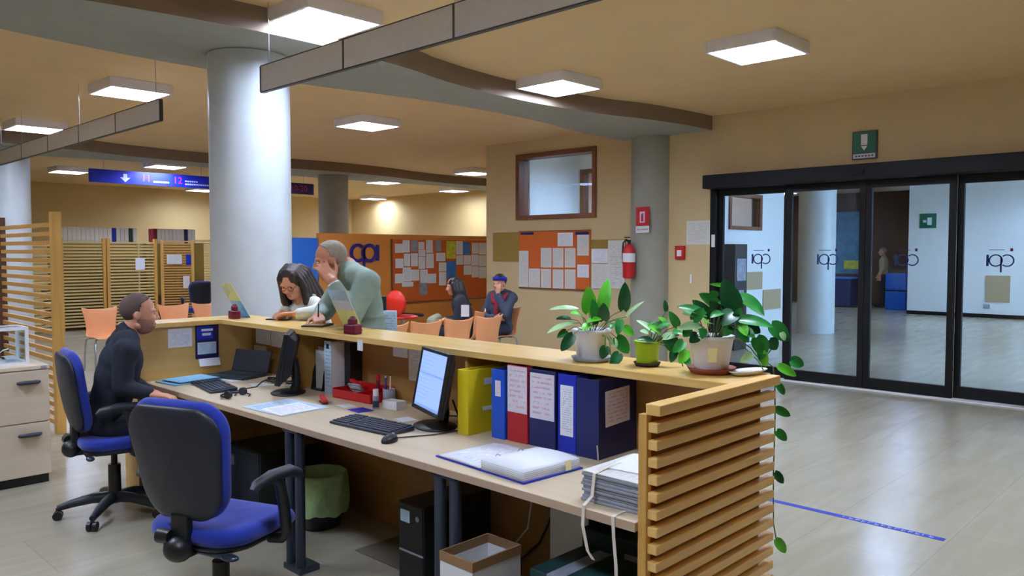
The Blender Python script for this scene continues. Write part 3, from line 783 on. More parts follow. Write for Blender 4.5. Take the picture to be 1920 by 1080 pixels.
# ================================================================== reception counter, desk, slatted end
DZ = 0.73; CZ = 1.10
ct = thing('reception_counter', 'long light wood reception counter with a raised shelf, turning the corner at its far end', 'counter', (2.74, 3.3, 0))
def loc(mb, o): mb.T = Matrix.Translation(-Vector(o.location)); return mb
loc(MB('pine_y'), ct).box(2.5, 2.83, 1.352, 5.14, 1.068, CZ).box(1.93, 2.83, 5.14, 5.42, 1.068, CZ).build('counter_top', ct, bev=0.004)
loc(MB('brown_panel'), ct).box(2.742, 2.77, 1.37, 5.2, 0.0, 1.068).build('back_panel', ct)
loc(MB('beech'), ct).box(1.95, 2.742, 5.175, 5.2, 0.0, 1.068).box(1.95, 2.0, 5.2, 5.4, 0, 1.068).build('return_panel', ct, bev=0.002)
loc(MB('pine_z'), ct).box(2.53, 2.742, 4.236, 4.26, DZ + 0.001, 1.068).build('divider_board', ct, bev=0.002)
loc(MB('pine_z'), ct).box(2.53, 2.742, 2.72, 2.735, DZ + 0.001, 1.068).build('divider_board', ct, bev=0.002)

dk = thing('reception_desk', 'long pale maple desk top under the counter shelf, on paired dark metal legs', 'desk', (2.36, 3.2, 0))
loc(MB('maple'), dk).box(1.982, 2.738, 1.376, 5.165, DZ - 0.028, DZ).build('desk_top', dk, bev=0.002)
loc(MB('maple_edge'), dk).box(1.978, 1.982, 1.376, 5.165, DZ - 0.029, DZ - 0.001).build('front_edging', dk)
for y in (2.275, 3.395, 4.45):
    m = loc(MB('leg'), dk)
    for q in (-0.044, 0.044): m.cyl((2.012, y + q, 0.03), (2.012, y + q, DZ - 0.029), 0.024, n=20)
    m.box(1.985, 2.1, y - 0.075, y + 0.075, 0.0, 0.03); m.box(1.985, 2.5, y - 0.07, y + 0.07, DZ - 0.045, DZ - 0.029)
    m.build('leg', dk, bev=0.004)

sp = thing('slatted_end_panel', 'low yellow slatted wooden panel closing the near end of the counter', 'slatted panel', (2.4, 1.33, 0))
m = loc(MB('pine'), sp)
z = 1.012
while z > 0.02:
    m.box(2.0, 2.79, 1.312, 1.346, z, z + 0.03); z -= 0.0535
m.build('slats', sp, bev=0.003)
loc(MB('pine'), sp).box(1.995, 2.802, 1.3, 1.352, 1.066, 1.1).build('top_rail', sp, bev=0.003)
loc(MB('slat_back'), sp).box(2.02, 2.735, 1.346, 1.36, 0.0, 1.066).build('backing_board', sp)
loc(MB('pine_z'), sp).box(1.993, 2.02, 1.346, 1.376, 0.0, 1.066).build('post', sp, bev=0.002)

# ------------------------------------------------------------------ binders standing under the shelf
def binder(label, x0, x1, y0, y1, h, mat, lab=None, labmat='paper', hole=True, pages=True, name='binder', cat='binder', group='binders under the counter shelf'):
    t = thing(name, label, cat, (x0, (y0 + y1) / 2, DZ), 0, group)
    w = y1 - y0; d = x1 - x0
    c = MB(mat)
    c.box(0, 0.004, -w / 2, w / 2, 0, h); c.box(0.004, d, -w / 2, -w / 2 + 0.004, 0, h); c.box(0.004, d, w / 2 - 0.004, w / 2, 0, h)
    c.build('cover', t, bev=0.0015)
    if pages: MB('paper_w').box(0.03, d - 0.01, -w / 2 + 0.008, w / 2 - 0.008, 0.006, h - 0.018).build('pages', t)
    if lab:
        z0, z1, f = lab
        MB(labmat).sheet((-0.0012, w / 2 * f, z0 - DZ), (0, -w * f, 0), (0, 0, z1 - z0), 0.001).build('spine_label', t)
    if hole:
        r = MB('steel'); r.lathe([(0.012, 0), (0.014, 0.002), (0.009, 0.002)], n=16)
        r.build('finger_ring', t, (-0.001, 0, 0.045), rot=(0, -PI / 2, 0))
    return t
t = binder('yellow folder at the far end of the binder row, nearest the monitor', 2.41, 2.69, 2.585, 2.655, 0.295, 'yellow_f', None, hole=False)
MB('white').box(0.1, 0.15, -0.037, -0.0355, 0.22, 0.25).build('sticker', t); MB('white').box(0.09, 0.15, -0.037, -0.0355, 0.1, 0.12).build('sticker', t)
t = binder('narrow bright blue binder with a small white and red spine label', 2.465, 2.73, 2.41, 2.49, 0.308, 'blue_f', (0.92, 0.99, 0.42), 'paper_red', False)
t = binder('red binder with a tall white spine label', 2.475, 2.735, 2.282, 2.402, 0.335, 'red_f', (0.86, 1.062, 0.96), 'paper_red', False)
t = binder('dark blue binder with a tall white spine label, next to the red one', 2.48, 2.735, 2.128, 2.276, 0.33, 'navy_f', (0.85, 1.045, 0.92), 'paper_red', False)
t = binder('royal blue binder with a long narrow white spine label', 2.485, 2.735, 2.022, 2.118, 0.325, 'royal_f', (0.8, 1.01, 0.72), 'paper', False)
t = binder('wide dark blue box file with a torn white note on its side', 2.478, 2.736, 1.9, 2.014, 0.32, 'navy_f', None, hole=False, name='box_file', cat='box file')
m = MB('paper_red'); m.sheet((0.045, -0.0585, 0.125), (0.165, 0, 0.008), (-0.004, 0, 0.145), 0.001); m.build('torn_note', t)
MB('ribbon').tube([(0.0, -0.05, 0.06), (-0.003, -0.056, 0.03), (-0.006, -0.06, 0.004)], 0.0025, 6).build('ribbon', t)
t = thing('box_file', 'dark red box file lying behind the yellow folder under the shelf', 'box file', (2.715, 2.57, DZ))
MB('dark_red').box(-0.02, 0.02, -0.07, 0.09, 0, 0.32).build('cover', t, bev=0.002)
MB('paper_w').box(-0.018, 0.018, -0.06, 0.08, 0.32, 0.326).build('pages', t)

# open ring binder on the desk
t = thing('open_binder', 'open blue ring binder with white pages lying before the binder row', 'binder', (2.2, 2.12, DZ), math.radians(-4))
m = MB('royal_f'); m.box(-0.15, 0.16, 0.025, 0.285, 0.0005, 0.006); m.box(-0.15, 0.16, -0.24, -0.005, 0.0005, 0.006); m.box(-0.15, 0.16, -0.005, 0.025, 0.0005, 0.005)
m.build('cover', t, bev=0.001)
m = MB('paper'); n = 10
def pagepile(m, y0, y1, hz, dome):
    vs = []; nn = 8
    for i in range(nn + 1):
        y = y0 + (y1 - y0) * i / nn
        zt = hz + dome * math.sin(PI * i / nn)
        for x in (-0.148, 0.145): vs += [(x, y, 0.007), (x, y, zt)]
    fs = []; uv = []
    for i in range(nn):
        b = i * 4; c = b + 4
        fs += [(b + 1, b + 3, c + 3, c + 1)]; uv += [[(0, i / nn), (1, i / nn), (1, (i + 1) / nn), (0, (i + 1) / nn)]]
        fs += [(b, b + 1, c + 1, c), (b + 2, c + 2, c + 3, b + 3), (b, c, c + 2, b + 2)]; uv += [None] * 3
    fs += [(0, 2, 3, 1), (nn * 4, nn * 4 + 1, nn * 4 + 3, nn * 4 + 2)]; uv += [None] * 2
    m.add(vs, [tuple(reversed(f)) for f in fs], True, [list(reversed(u)) if u else None for u in uv])
pagepile(m, 0.01, 0.265, 0.012, 0.008); m.build('left_pages', t)
m = MB('paper_w'); pagepile(m, -0.235, 0.0, 0.044, 0.006)
m.use('poster_grey')
for k in range(5): m.box(-0.1484, 0.1454, -0.2354, 0.0004, 0.012 + 0.007 * k, 0.0128 + 0.007 * k)
m.build('right_pages', t)
m = MB('steel'); 
for x in (-0.06, 0.06): m.tube([(x, 0.03, 0.008), (x, 0.028, 0.03), (x, 0.005, 0.05), (x, -0.012, 0.045)], 0.002, 6)
m.build('ring', t)
MB('cream').sheet((0.06, -0.246, 0.012), (0.03, 0.0, 0.0), (0, 0.006, 0.036), 0.001).build('tie', t)

# tied grey files by the slatted panel
t = thing('file_bundle', 'thick grey bundle of old files tied with white ribbons beside the slatted panel', 'files', (2.2, 1.515, DZ), math.radians(1))
m = MB('grey_f')
for i in range(9):
    s_ = (i * 37 % 5) * 0.0018
    m.box(-0.155 + s_, 0.15 - s_ * 0.5, -0.128 + s_, 0.128 - s_, 0.001 + i * 0.0105, 0.0105 + i * 0.0105)
m.build('grey_folders', t, bev=0.002)
m = MB('paper_grey'); m.sheet((-0.15, -0.125, 0.0985), (0.3, 0, 0.0), (0, 0.25, 0.002), 0.003); m.build('top_cover', t)
m = MB('paper_w'); m.sheet((-0.06, -0.1, 0.104), (0.2, 0.02, 0.006), (-0.02, 0.18, 0.0), 0.003); m.build('loose_sheet', t)
def ribbon(parent, pts, w=0.012):
    m = MB('ribbon'); vs = []
    for p in pts: vs += [(p[0], p[1] - w / 2, p[2]), (p[0], p[1] + w / 2, p[2]), (p[0] + 0.002, p[1] + w / 2, p[2]), (p[0] + 0.002, p[1] - w / 2, p[2])]
    fs = []
    for i in range(len(pts) - 1):
        b = i * 4
        for k in range(4): fs.append((b + k, b + (k + 1) % 4, b + 4 + (k + 1) % 4, b + 4 + k))
    m.add(vs, fs); return m.build('ribbon', parent)
ribbon(t, [(0.1, 0.07, 0.1055), (-0.1, 0.07, 0.107), (-0.158, 0.07, 0.1), (-0.175, 0.066, 0.03), (-0.225, 0.062, 0.012), (-0.235, 0.058, -0.05), (-0.232, 0.04, -0.13), (-0.228, 0.02, -0.155)])
ribbon(t, [(-0.155, -0.05, 0.003), (-0.2, -0.052, 0.004), (-0.226, -0.054, 0.002), (-0.23, -0.06, -0.06), (-0.228, -0.068, -0.15), (-0.226, -0.07, -0.24)])

# ------------------------------------------------------------------ monitors, keyboards, mouse
def make_monitor(label, loc_, az, tilt, group='desk monitors'):
    t = thing('computer_monitor', label, 'monitor', loc_, az, group)
    T = Matrix.Translation((0, 0, 0.215)) @ Matrix.Rotation(-tilt, 4, 'Y')
    W = 0.35; H = 0.3
    b = MB('black'); b.T = T
    b.box(0.0, 0.018, -W / 2, -W / 2 + 0.016, -H / 2, H / 2); b.box(0.0, 0.018, W / 2 - 0.016, W / 2, -H / 2, H / 2)
    b.box(0.0, 0.018, -W / 2 + 0.016, W / 2 - 0.016, -H / 2, -H / 2 + 0.02); b.box(0.0, 0.018, -W / 2 + 0.016, W / 2 - 0.016, H / 2 - 0.016, H / 2)
    b.box(-0.014, 0.0, -W / 2, W / 2, -H / 2, H / 2)
    b.build('bezel', t, bev=0.004)
    b = MB('black_soft'); b.T = T
    b.add([(-0.014, -W / 2 + 0.01, -H / 2 + 0.01), (-0.014, W / 2 - 0.01, -H / 2 + 0.01), (-0.014, W / 2 - 0.01, H / 2 - 0.01), (-0.014, -W / 2 + 0.01, H / 2 - 0.01), (-0.05, -W / 2 + 0.06, -H / 2 + 0.05), (-0.05, W / 2 - 0.06, -H / 2 + 0.05), (-0.05, W / 2 - 0.06, H / 2 - 0.04), (-0.05, -W / 2 + 0.06, H / 2 - 0.04)],
          [(4, 5, 6, 7), (0, 1, 5, 4), (1, 2, 6, 5), (2, 3, 7, 6), (3, 0, 4, 7), (3, 2, 1, 0)])
    b.build('rear_shell', t, bev=0.006)
    b = MB('screen'); b.T = T
    b.box(0.001, 0.012, -W / 2 + 0.016, W / 2 - 0.016, -H / 2 + 0.02, H / 2 - 0.016)
    b.use('screen_band'); b.box(0.012, 0.0125, -W / 2 + 0.018, W / 2 - 0.018, 0.025, 0.034); b.box(0.012, 0.0125, -W / 2 + 0.018, W / 2 - 0.018, -H / 2 + 0.022, -H / 2 + 0.032)
    for k in range(12): b.box(0.012, 0.0125, -W / 2 + 0.03, W / 2 - 0.12 - 0.03 * (k % 4), 0.11 - k * 0.018, 0.112 - k * 0.018)
    b.build('screen', t)
    n = MB('black'); n.T = Matrix.Identity(4)
    n.tube([(-0.045, 0, 0.012), (-0.06, 0, 0.06), (-0.058, 0, 0.13), (-0.045, 0, 0.2)], [0.032, 0.024, 0.022, 0.024], 14)
    n.build('neck', t)
    n = MB('black'); n.T = Matrix.Translation((-0.01, 0, 0)) @ Matrix.Diagonal((0.85, 1.1, 1, 1))
    n.lathe([(0.0, 0.0), (0.115, 0.0), (0.118, 0.006), (0.1, 0.013), (0.03, 0.02), (0.0, 0.021)])
    n.build('base', t)
    return t
mon = make_monitor('black monitor with a lit bluish screen beside the yellow folder', (2.42, 2.84, DZ), math.radians(160.8), math.radians(11))
dup(mon, 'black monitor seen edge on, in front of the papers pinned under the shelf', (2.41, 4.15, DZ), math.radians(143))
def make_keyboard(label, loc_, rz):
    t = thing('computer_keyboard', label, 'keyboard', loc_, rz, 'desk keyboards')
    b = MB('key_base')
    b.add([(-0.08, -0.215, 0.001), (0.08, -0.215, 0.001), (0.08, 0.215, 0.001), (-0.08, 0.215, 0.001), (-0.08, -0.215, 0.012), (0.08, -0.215, 0.024), (0.08, 0.215, 0.024), (-0.08, 0.215, 0.012)],
          [(3, 2, 1, 0), (4, 5, 6, 7), (0, 1, 5, 4), (1, 2, 6, 5), (2, 3, 7, 6), (3, 0, 4, 7)])
    b.build('body', t, bev=0.004)
    k = MB('key')
    for r_ in range(6):
        for c in range(20):
            x = -0.066 + r_ * 0.0235; y = -0.203 + c * 0.0205
            if c in (14,) or r_ == 5 and c % 5 == 4: continue
            z0 = 0.012 + 0.012 * (x + 0.08) / 0.16
            k.box(x, x + 0.019, y, y + 0.017, z0, z0 + 0.006)
    k.build('keypad', t)
    return t
kb = make_keyboard('black keyboard in front of the lit monitor', (2.215, 3.05, DZ), math.radians(4))
dup(kb, 'dark keyboard at the far end of the desk, in front of the edge-on monitor', (2.2, 4.64, DZ), math.radians(-10))
t = thing('computer_mouse', 'black mouse on the desk edge beside the near keyboard', 'mouse', (2.095, 2.75, DZ), math.radians(20))
m = MB('black'); m.ell((0, 0, 0.008), (0.052, 0.03, 0.026)); 
me = remeshed(m, 0.005, 4, 'mouse_body')
for v in me.vertices: v.co.z = max(v.co.z, 0.0)
link('mouse_body', me, t)
MB('steel').cyl((0.03, -0.004, 0.026), (0.03, 0.004, 0.026), 0.008, n=12).build('wheel', t)
m = MB('black'); m.tube([(2.145, 2.77, DZ + 0.006), (2.2, 2.75, DZ + 0.0045), (2.3, 2.7, DZ + 0.0045), (2.44, 2.682, DZ + 0.0045), (2.58, 2.69, DZ + 0.0045), (2.7, 2.7, DZ + 0.0045)], 0.003, 6)
tag(m.build('mouse_cable'), 'thin black cable running from the near mouse behind the monitor', 'cable')
m = MB('black'); m.tube([(2.515, 2.807, DZ + 0.12), (2.55, 2.8, DZ + 0.03), (2.6, 2.78, DZ + 0.006), (2.65, 2.77, DZ + 0.006), (2.68, 2.85, DZ + 0.006), (2.6, 3.0, DZ + 0.006), (2.7, 3.1, DZ + 0.006)], 0.0045, 6)
tag(m.build('monitor_cable'), 'black cable loop behind the lit monitor', 'cable')
m = MB('black'); m.tube([(2.15, 4.27, DZ + 0.005), (2.25, 4.42, DZ + 0.005), (2.38, 4.45, DZ + 0.005), (2.5, 4.6, DZ + 0.005), (2.62, 4.7, DZ + 0.005)], 0.0035, 6)
tag(m.build('headset_cable'), 'thin dark cable from the headset to the back of the desk', 'cable')

# headset lying by the far keyboard
t = thing('headset', 'black headset lying on the desk edge beside the far keyboard', 'headset', (2.14, 4.25, DZ), math.radians(25))
m = MB('black'); pts = [(0.075 * math.cos(math.radians(a)), 0.075 * math.sin(math.radians(a)), 0.012) for a in range(0, 190, 15)]
m.tube(pts, 0.006, 8); m.build('headband', t)
for sx in (1, -1): MB('black_soft').cyl((sx * 0.075, -0.005, 0.022), (sx * 0.055, -0.005, 0.022), 0.022, n=18).build('ear_cushion', t)
MB('black').tube([(0.07, -0.01, 0.015), (0.06, -0.06, 0.008), (0.02, -0.08, 0.006)], 0.004, 6).build('microphone', t)

# papers and small things on the desk
def paper_thing(label, pts, z, mat='paper', name='paper_sheet', cat='paper', group=None, t=0.001):
    p0, p1, p3 = [Vector((p[0], p[1], z)) for p in pts]
    o = MB(mat).sheet(p0, p1 - p0, p3 - p0, t).build(name); return tag(o, label, cat, group)
paper_thing('white map sheet with a pale blue patch on the desk between monitors', ((2.02, 3.94), (2.04, 3.56), (2.32, 3.97)), DZ + 0.003, 'paper_blue')
paper_thing('white sheet on top of the pale blue one, between the monitors', ((2.05, 3.8), (2.04, 3.57), (2.29, 3.82)), DZ + 0.0055, 'paper')
o = MB('lightblue_f').box(-0.16, 0.16, -0.12, 0.12, 0.0005, 0.008).build('folder', loc=(2.2, 4.985, DZ), rotz=math.radians(6), bev=0.002); tag(o, 'light blue folder at the far corner of the desk', 'folder')
o = MB('navy_f').box(-0.15, 0.12, -0.1, 0.09, 0.0085, 0.014).build('folder', loc=(2.24, 4.98, DZ), rotz=math.radians(4), bev=0.002); tag(o, 'thin dark folder lying on the light blue folder', 'folder')
o = MB('lightblue_f').box(-0.15, 0.13, -0.11, 0.1, 0.0145, 0.018).build('folder', loc=(2.22, 4.99, DZ), rotz=math.radians(8), bev=0.002); tag(o, 'topmost light blue folder of the far desk corner', 'folder')
paper_thing('small white slip beside the far keyboard, near the black laptop', ((2.38, 4.92), (2.36, 4.74), (2.48, 4.9)), DZ + 0.002, 'paper_w')
paper_thing('white slip behind the far keyboard, close to the edge-on monitor', ((2.4, 4.6), (2.38, 4.47), (2.5, 4.58)), DZ + 0.002, 'paper_w')
paper_thing('white card lying between the red tray and the near keyboard', ((2.4, 3.62), (2.38, 3.52), (2.47, 3.6)), DZ + 0.002, 'paper_w')
paper_thing('violet blue card between the red tray and the near keyboard', ((2.37, 3.47), (2.36, 3.36), (2.46, 3.46)), DZ + 0.003, 'royal_f')
paper_thing('small white note behind the near keyboard', ((2.4, 3.12), (2.38, 3.02), (2.48, 3.1)), DZ + 0.002, 'paper_w')
t = thing('stapler', 'small red stapler on the desk beside the white map sheet', 'stapler', (2.385, 3.72, DZ), math.radians(70))
MB('black').box(-0.045, 0.045, -0.016, 0.016, 0, 0.01).build('base', t, bev=0.003)
m = MB('red'); m.T = Matrix.Translation((0, 0, 0.024)) @ Matrix.Rotation(math.radians(-10), 4, 'Y'); m.box(-0.045, 0.045, -0.014, 0.014, -0.008, 0.012); m.build('lever', t, bev=0.005)
t = thing('desk_tray', 'red plastic desk tray full of stationery under the shelf', 'tray', (2.62, 3.675, DZ), math.radians(3))
m = MB('red'); m.box(-0.09, 0.09, -0.17, 0.17, 0, 0.006)
for y in (-0.17, -0.06, 0.07, 0.164): m.box(-0.09, 0.09, y, y + 0.006, 0.006, 0.055)
m.box(-0.09, -0.084, -0.164, 0.164, 0.006, 0.05); m.box(0.084, 0.09, -0.164, 0.164, 0.006, 0.075)
m.build('tray_body', t, bev=0.003)
t = thing('calculator', 'grey pocket calculator leaning in the red desk tray', 'calculator', (2.6, 3.67, DZ + 0.008), math.radians(8))
m = MB('poster_grey'); m.T = Matrix.Rotation(math.radians(-35), 4, 'Y'); m.box(-0.002, 0.01, -0.05, 0.05, 0.0, 0.1); m.build('case', t, bev=0.003)
m = MB('white'); m.T = Matrix.Rotation(math.radians(-35), 4, 'Y'); m.box(-0.004, -0.002, -0.04, 0.04, 0.07, 0.09); m.build('display', t)
m = MB('white'); m.T = Matrix.Rotation(math.radians(-35), 4, 'Y')
for a in range(3):
    for b in range(4): m.box(-0.004, -0.002, -0.038 + b * 0.02, -0.024 + b * 0.02, 0.012 + a * 0.017, 0.024 + a * 0.017)
m.build('keypad', t)
t = thing('marker_pen', 'dark pink marker standing upright at the back of the red tray', 'pen', (2.66, 3.6, DZ + 0.007))
MB('dark_red').cyl((0, 0, 0), (0.005, 0, 0.1), 0.012).build('barrel', t); MB('red').cyl((0.005, 0, 0.1), (0.006, 0, 0.135), 0.0125, 0.01).build('cap', t)
t = thing('stapler', 'dark red stapler lying across the red desk tray', 'stapler', (2.62, 3.75, DZ + 0.055), math.radians(80))
MB('dark_red').box(-0.06, 0.06, -0.014, 0.014, 0.0, 0.01).build('base', t, bev=0.003)
m = MB('red'); m.T = Matrix.Translation((0, 0, 0.024)) @ Matrix.Rotation(math.radians(-8), 4, 'Y'); m.box(-0.06, 0.06, -0.013, 0.013, -0.006, 0.012); m.build('lever', t, bev=0.004)
def pot_cup(label, loc_, mat, r, h, name, cat):
    t = thing(name, label, cat, loc_)
    MB(mat).lathe([(0, 0), (r, 0), (r, h), (r - 0.004, h), (r - 0.004, 0.01), (0, 0.01)], n=20).build('cup', t)
    return t
t = thing('glue_stick', 'grey glue stick standing in front of the red tray', 'glue stick', (2.49, 3.385, DZ))
MB('poster_grey').cyl((0, 0, 0), (0, 0, 0.07), 0.017).build('tube', t); MB('white').cyl((0, 0, 0.07), (0, 0, 0.105), 0.015).build('cap', t); MB('key').cyl((0, 0, 0.01), (0, 0, 0.045), 0.0175).build('label_band', t)
t = pot_cup('grey pencil cup behind the glue stick', (2.62, 3.44, DZ), 'poster_grey', 0.034, 0.085, 'pencil_cup', 'cup')
t = thing('pencil', 'yellow pencil standing in the grey pencil cup', 'pencil', (2.62, 3.435, DZ + 0.012)); MB('cream').cyl((0, 0, 0), (0.012, 0.01, 0.14), 0.0035, n=8).build('shaft', t); MB('pupil').cyl((0.012, 0.01, 0.14), (0.013, 0.011, 0.152), 0.0035, 0.0005, n=8).build('tip', t)
t = thing('pen', 'blue pen standing in the grey pencil cup', 'pen', (2.61, 3.45, DZ + 0.012)); MB('royal_f').cyl((0, 0, 0), (-0.012, -0.008, 0.135), 0.0045, n=8).build('barrel', t); MB('white').cyl((-0.012, -0.008, 0.135), (-0.013, -0.0085, 0.145), 0.004, n=8).build('cap', t)
t = thing('label_box', 'pale box of labels next to the grey pencil cup', 'box', (2.56, 3.32, DZ), math.radians(6))
MB('white').box(-0.035, 0.035, -0.055, 0.055, 0, 0.045).build('carton', t, bev=0.003); MB('paper').box(-0.0362, -0.035, -0.04, 0.04, 0.01, 0.036).build('front_label', t)

# file holders left of the red tray
t = thing('magazine_file', 'white and grey magazine file with a pale blue spine under the shelf', 'magazine file', (2.565, 3.945, DZ))
MB('white').box(0, 0.16, -0.035, 0.035, 0, 0.005).box(0, 0.16, -0.035, -0.031, 0.005, 0.3).box(0, 0.16, 0.031, 0.035, 0.005, 0.3).build('side_boards', t)
MB('paper_blue').box(-0.004, 0.0, -0.035, 0.035, 0, 0.31).build('spine', t)
MB('teal').box(-0.0052, -0.004, -0.014, 0.014, 0.265, 0.292).build('spine_emblem', t)
MB('paper_grey').box(0.01, 0.15, -0.029, 0.029, 0.006, 0.285).build('contents', t)
t = thing('binder', 'black binder standing behind the white magazine file', 'binder', (2.65, 3.879, DZ))
MB('black').box(0, 0.085, -0.03, 0.03, 0, 0.3).build('cover', t, bev=0.003); MB('paper_w').box(0.01, 0.08, -0.024, 0.024, 0.3, 0.303).build('pages', t)
t = thing('letter_holder', 'black curved letter holder with white sheets, left of the magazine file', 'letter holder', (2.58, 4.1, DZ), math.radians(0))
m = MB('black'); pr = [(0, 0), (0.11, 0), (0.11, 0.2)] + [(0.11 - 0.1 * math.sin(a * PI / 16), 0.06 + 0.14 * math.cos(a * PI / 16)) for a in range(0, 9)]
for y in (-0.06, 0.056):
    m.add([(x, y, z) for x, z in pr] + [(x, y + 0.005, z) for x, z in pr], [tuple(range(len(pr))), tuple(reversed(range(len(pr), 2 * len(pr))))] + [(i, len(pr) + i, len(pr) + (i + 1) % len(pr), (i + 1) % len(pr)) for i in range(len(pr))])
m.box(0, 0.11, -0.055, 0.056, 0, 0.006); m.build('holder', t)
MB('paper_grey').box(0.03, 0.034, -0.05, 0.05, 0.007, 0.24).box(0.05, 0.054, -0.05, 0.05, 0.007, 0.255).build('sheets', t)

# sheets pinned to the back panel and return
def pin_x(label, y0, y1, z0, z1, mat='paper', x=2.7415, tilt=0.0):
    o = MB(mat).sheet((x, y0, z0), (0, y1 - y0, tilt), (0, 0, z1 - z0), -0.001).build('pinned_sheet'); return tag(o, label, 'paper', 'sheets pinned under the counter shelf')
pin_x('white sheet pinned high on the back panel, left of the edge-on monitor', 5.12, 4.92, 0.92, 1.045, 'paper')
pin_x('second white sheet on the back panel, touching the edge-on monitor', 4.91, 4.74, 0.915, 1.04, 'paper')
pin_x('lower white sheet on the back panel, left of the edge-on monitor', 5.15, 4.98, 0.8, 0.905, 'paper_grey')
pin_x('small white slip pinned to the right of the edge-on monitor', 4.6, 4.53, 0.965, 1.05, 'paper_grey')
pin_x('small grey note on the back panel behind the edge-on monitor', 4.66, 4.58, 0.88, 0.95, 'paper_grey')
pin_x('pale blue sheet low on the back panel, behind the cable coil', 4.56, 4.36, 0.84, 0.92, 'paper_blue')
pin_x('white sheet pinned to the panel left of the lit monitor', 3.56, 3.43, 0.97, 1.055, 'paper_w')
pin_x('long white sheet pinned to the panel just behind the lit monitor', 3.42, 3.3, 0.85, 1.06, 'paper')
o = MB('white').sheet((2.4985, 3.56, 1.025), (0, -0.05, 0), (0, 0, 0.06), 0.0012).build('tag'); tag(o, 'small white tag hanging from the shelf edge above the red tray', 'tag')
o = MB('paper').sheet((2.15, 5.1735, 0.93), (0.16, 0, 0), (0, 0, 0.125), 0.001).build('pinned_sheet'); tag(o, 'white sheet on the wooden return panel beside the blue leaflet', 'paper')
t = thing('wall_calendar', 'dark blue leaflet calendar with white blocks hanging on the return panel', 'calendar', (2.33, 5.172, 0.84))
m = MB('sign_navy'); m.box(0, 0.16, -0.006, 0, 0, 0.225); m.use('royal_f').box(0.01, 0.12, -0.0065, -0.006, 0.13, 0.22); m.build('backing', t, bev=0.002)
m = MB('paper_blue'); m.sheet((0.012, -0.0065, 0.03), (0.13, 0, 0), (0, 0, 0.08), 0.001); m.build('date_block', t)
m = MB('sign_white'); m.box(0.04, 0.12, -0.008, -0.0065, 0.185, 0.2).box(0.045, 0.105, -0.008, -0.0065, 0.155, 0.172); m.build('heading', t)
o = MB('paper_w').sheet((2.35, 5.15, 0.79), (0.14, -0.01, 0.0), (0, 0.02, 0.05), 0.001).build('paper_sheet'); tag(o, 'white paper tip below the dark blue calendar', 'paper')

# laptop at the far end
t = thing('laptop', 'black laptop with a grey base at the far end of the desk', 'laptop', (2.6, 4.96, DZ), math.radians(198))
MB('teal').box(0.0, 0.22, -0.16, 0.16, 0.0, 0.02).build('base', t, bev=0.004)
m = MB('black_soft'); m.T = Matrix.Translation((0, 0, 0.02)) @ Matrix.Rotation(math.radians(-18), 4, 'Y'); m.box(-0.012, 0.0, -0.16, 0.16, 0, 0.15); m.build('lid', t, bev=0.003)
MB('key').box(0.04, 0.13, -0.14, 0.14, 0.02, 0.023).build('keypad', t)
# coil of cables and small fan behind the far monitor
t = thing('desk_fan', 'small dark desk fan with wire cage behind the edge-on monitor', 'fan', (2.62, 4.43, DZ), math.radians(190))
m = MB('black'); m.lathe([(0, 0), (0.045, 0), (0.045, 0.012), (0.012, 0.018), (0, 0.018)], n=20); m.cyl((0, 0, 0.018), (0, 0, 0.06), 0.01); m.build('base', t)
m = MB('steel')
for r_ in (0.025, 0.045, 0.062):
    m.tube([(0.018, r_ * math.cos(a * PI / 12), 0.11 + r_ * math.sin(a * PI / 12)) for a in range(25)], 0.0018, 6, False)
for a in range(12): m.cyl((0.018, 0, 0.11), (0.018, 0.062 * math.cos(a * PI / 6), 0.11 + 0.062 * math.sin(a * PI / 6)), 0.0012, n=5)
m.build('cage', t)
m = MB('black')
for a in range(4):
    m.T = Matrix.Translation((0.005, 0, 0.11)) @ Matrix.Rotation(a * PI / 2, 4, 'X') @ Matrix.Rotation(math.radians(25), 4, 'Z'); m.ell((0, 0.03, 0), (0.004, 0.026, 0.018), n=12, k=8)
m.T = Matrix.Identity(4); m.cyl((-0.03, 0, 0.11), (0.012, 0, 0.11), 0.022, 0.018); m.build('blades', t)
t = thing('cable_coil', 'tangled coil of pale and dark cables on the desk behind the edge-on monitor', 'cable', (2.58, 4.56, DZ))
m = MB('black'); m.tube([((0.06 + 0.004 * math.sin(a)) * math.cos(a * 0.5), 0.07 * math.sin(a * 0.5), 0.006 + 0.004 * (a % 5)) for a in range(40)], 0.004, 6); m.build('dark_cable', t)
m = MB('white'); m.tube([(-0.14, -0.06, 0.005), (-0.09, -0.14, 0.006), (-0.05, -0.2, 0.005), (0.02, -0.22, 0.006), (0.08, -0.28, 0.005)], 0.0035, 6); m.build('white_cable', t)

# ------------------------------------------------------------------ on the counter shelf
def holder(label, pts, bot, cream_up):
    """leaning leaflet in a clear stand: pts = bottom corner, along, up"""
    p0, du, dv = [Vector(p) for p in pts]
    t = thing('leaflet_stand', label, 'leaflet stand', p0)
    n = du.cross(dv).normalized()
    m = MB(cream_up[0]); m.sheet((0, 0, 0), du, dv * 0.5, 0.002); m.use(cream_up[1]); m.sheet(dv * 0.5, du, dv * 0.5, 0.002); m.build('leaflet', t)
    m = MB('acrylic'); m.sheet(n * 0.003, du, dv * 1.01, 0.0015); m.build('acrylic_front', t)
    m = MB('acrylic'); b = Vector((dv.x, dv.y, 0)).normalized()
    m.sheet((0, 0, 0.002), du, -b * 0.06 if bot else b * 0.06, 0.002); m.build('foot', t)
    return t
holder('clear leaflet stand with a grey and cream sheet in front of the leaning man', ((2.695, 3.97, CZ + 0.002), (0, -0.19, 0), (-0.12, 0.0, 0.235)), False, ('thin_cream', 'thin_grey'))
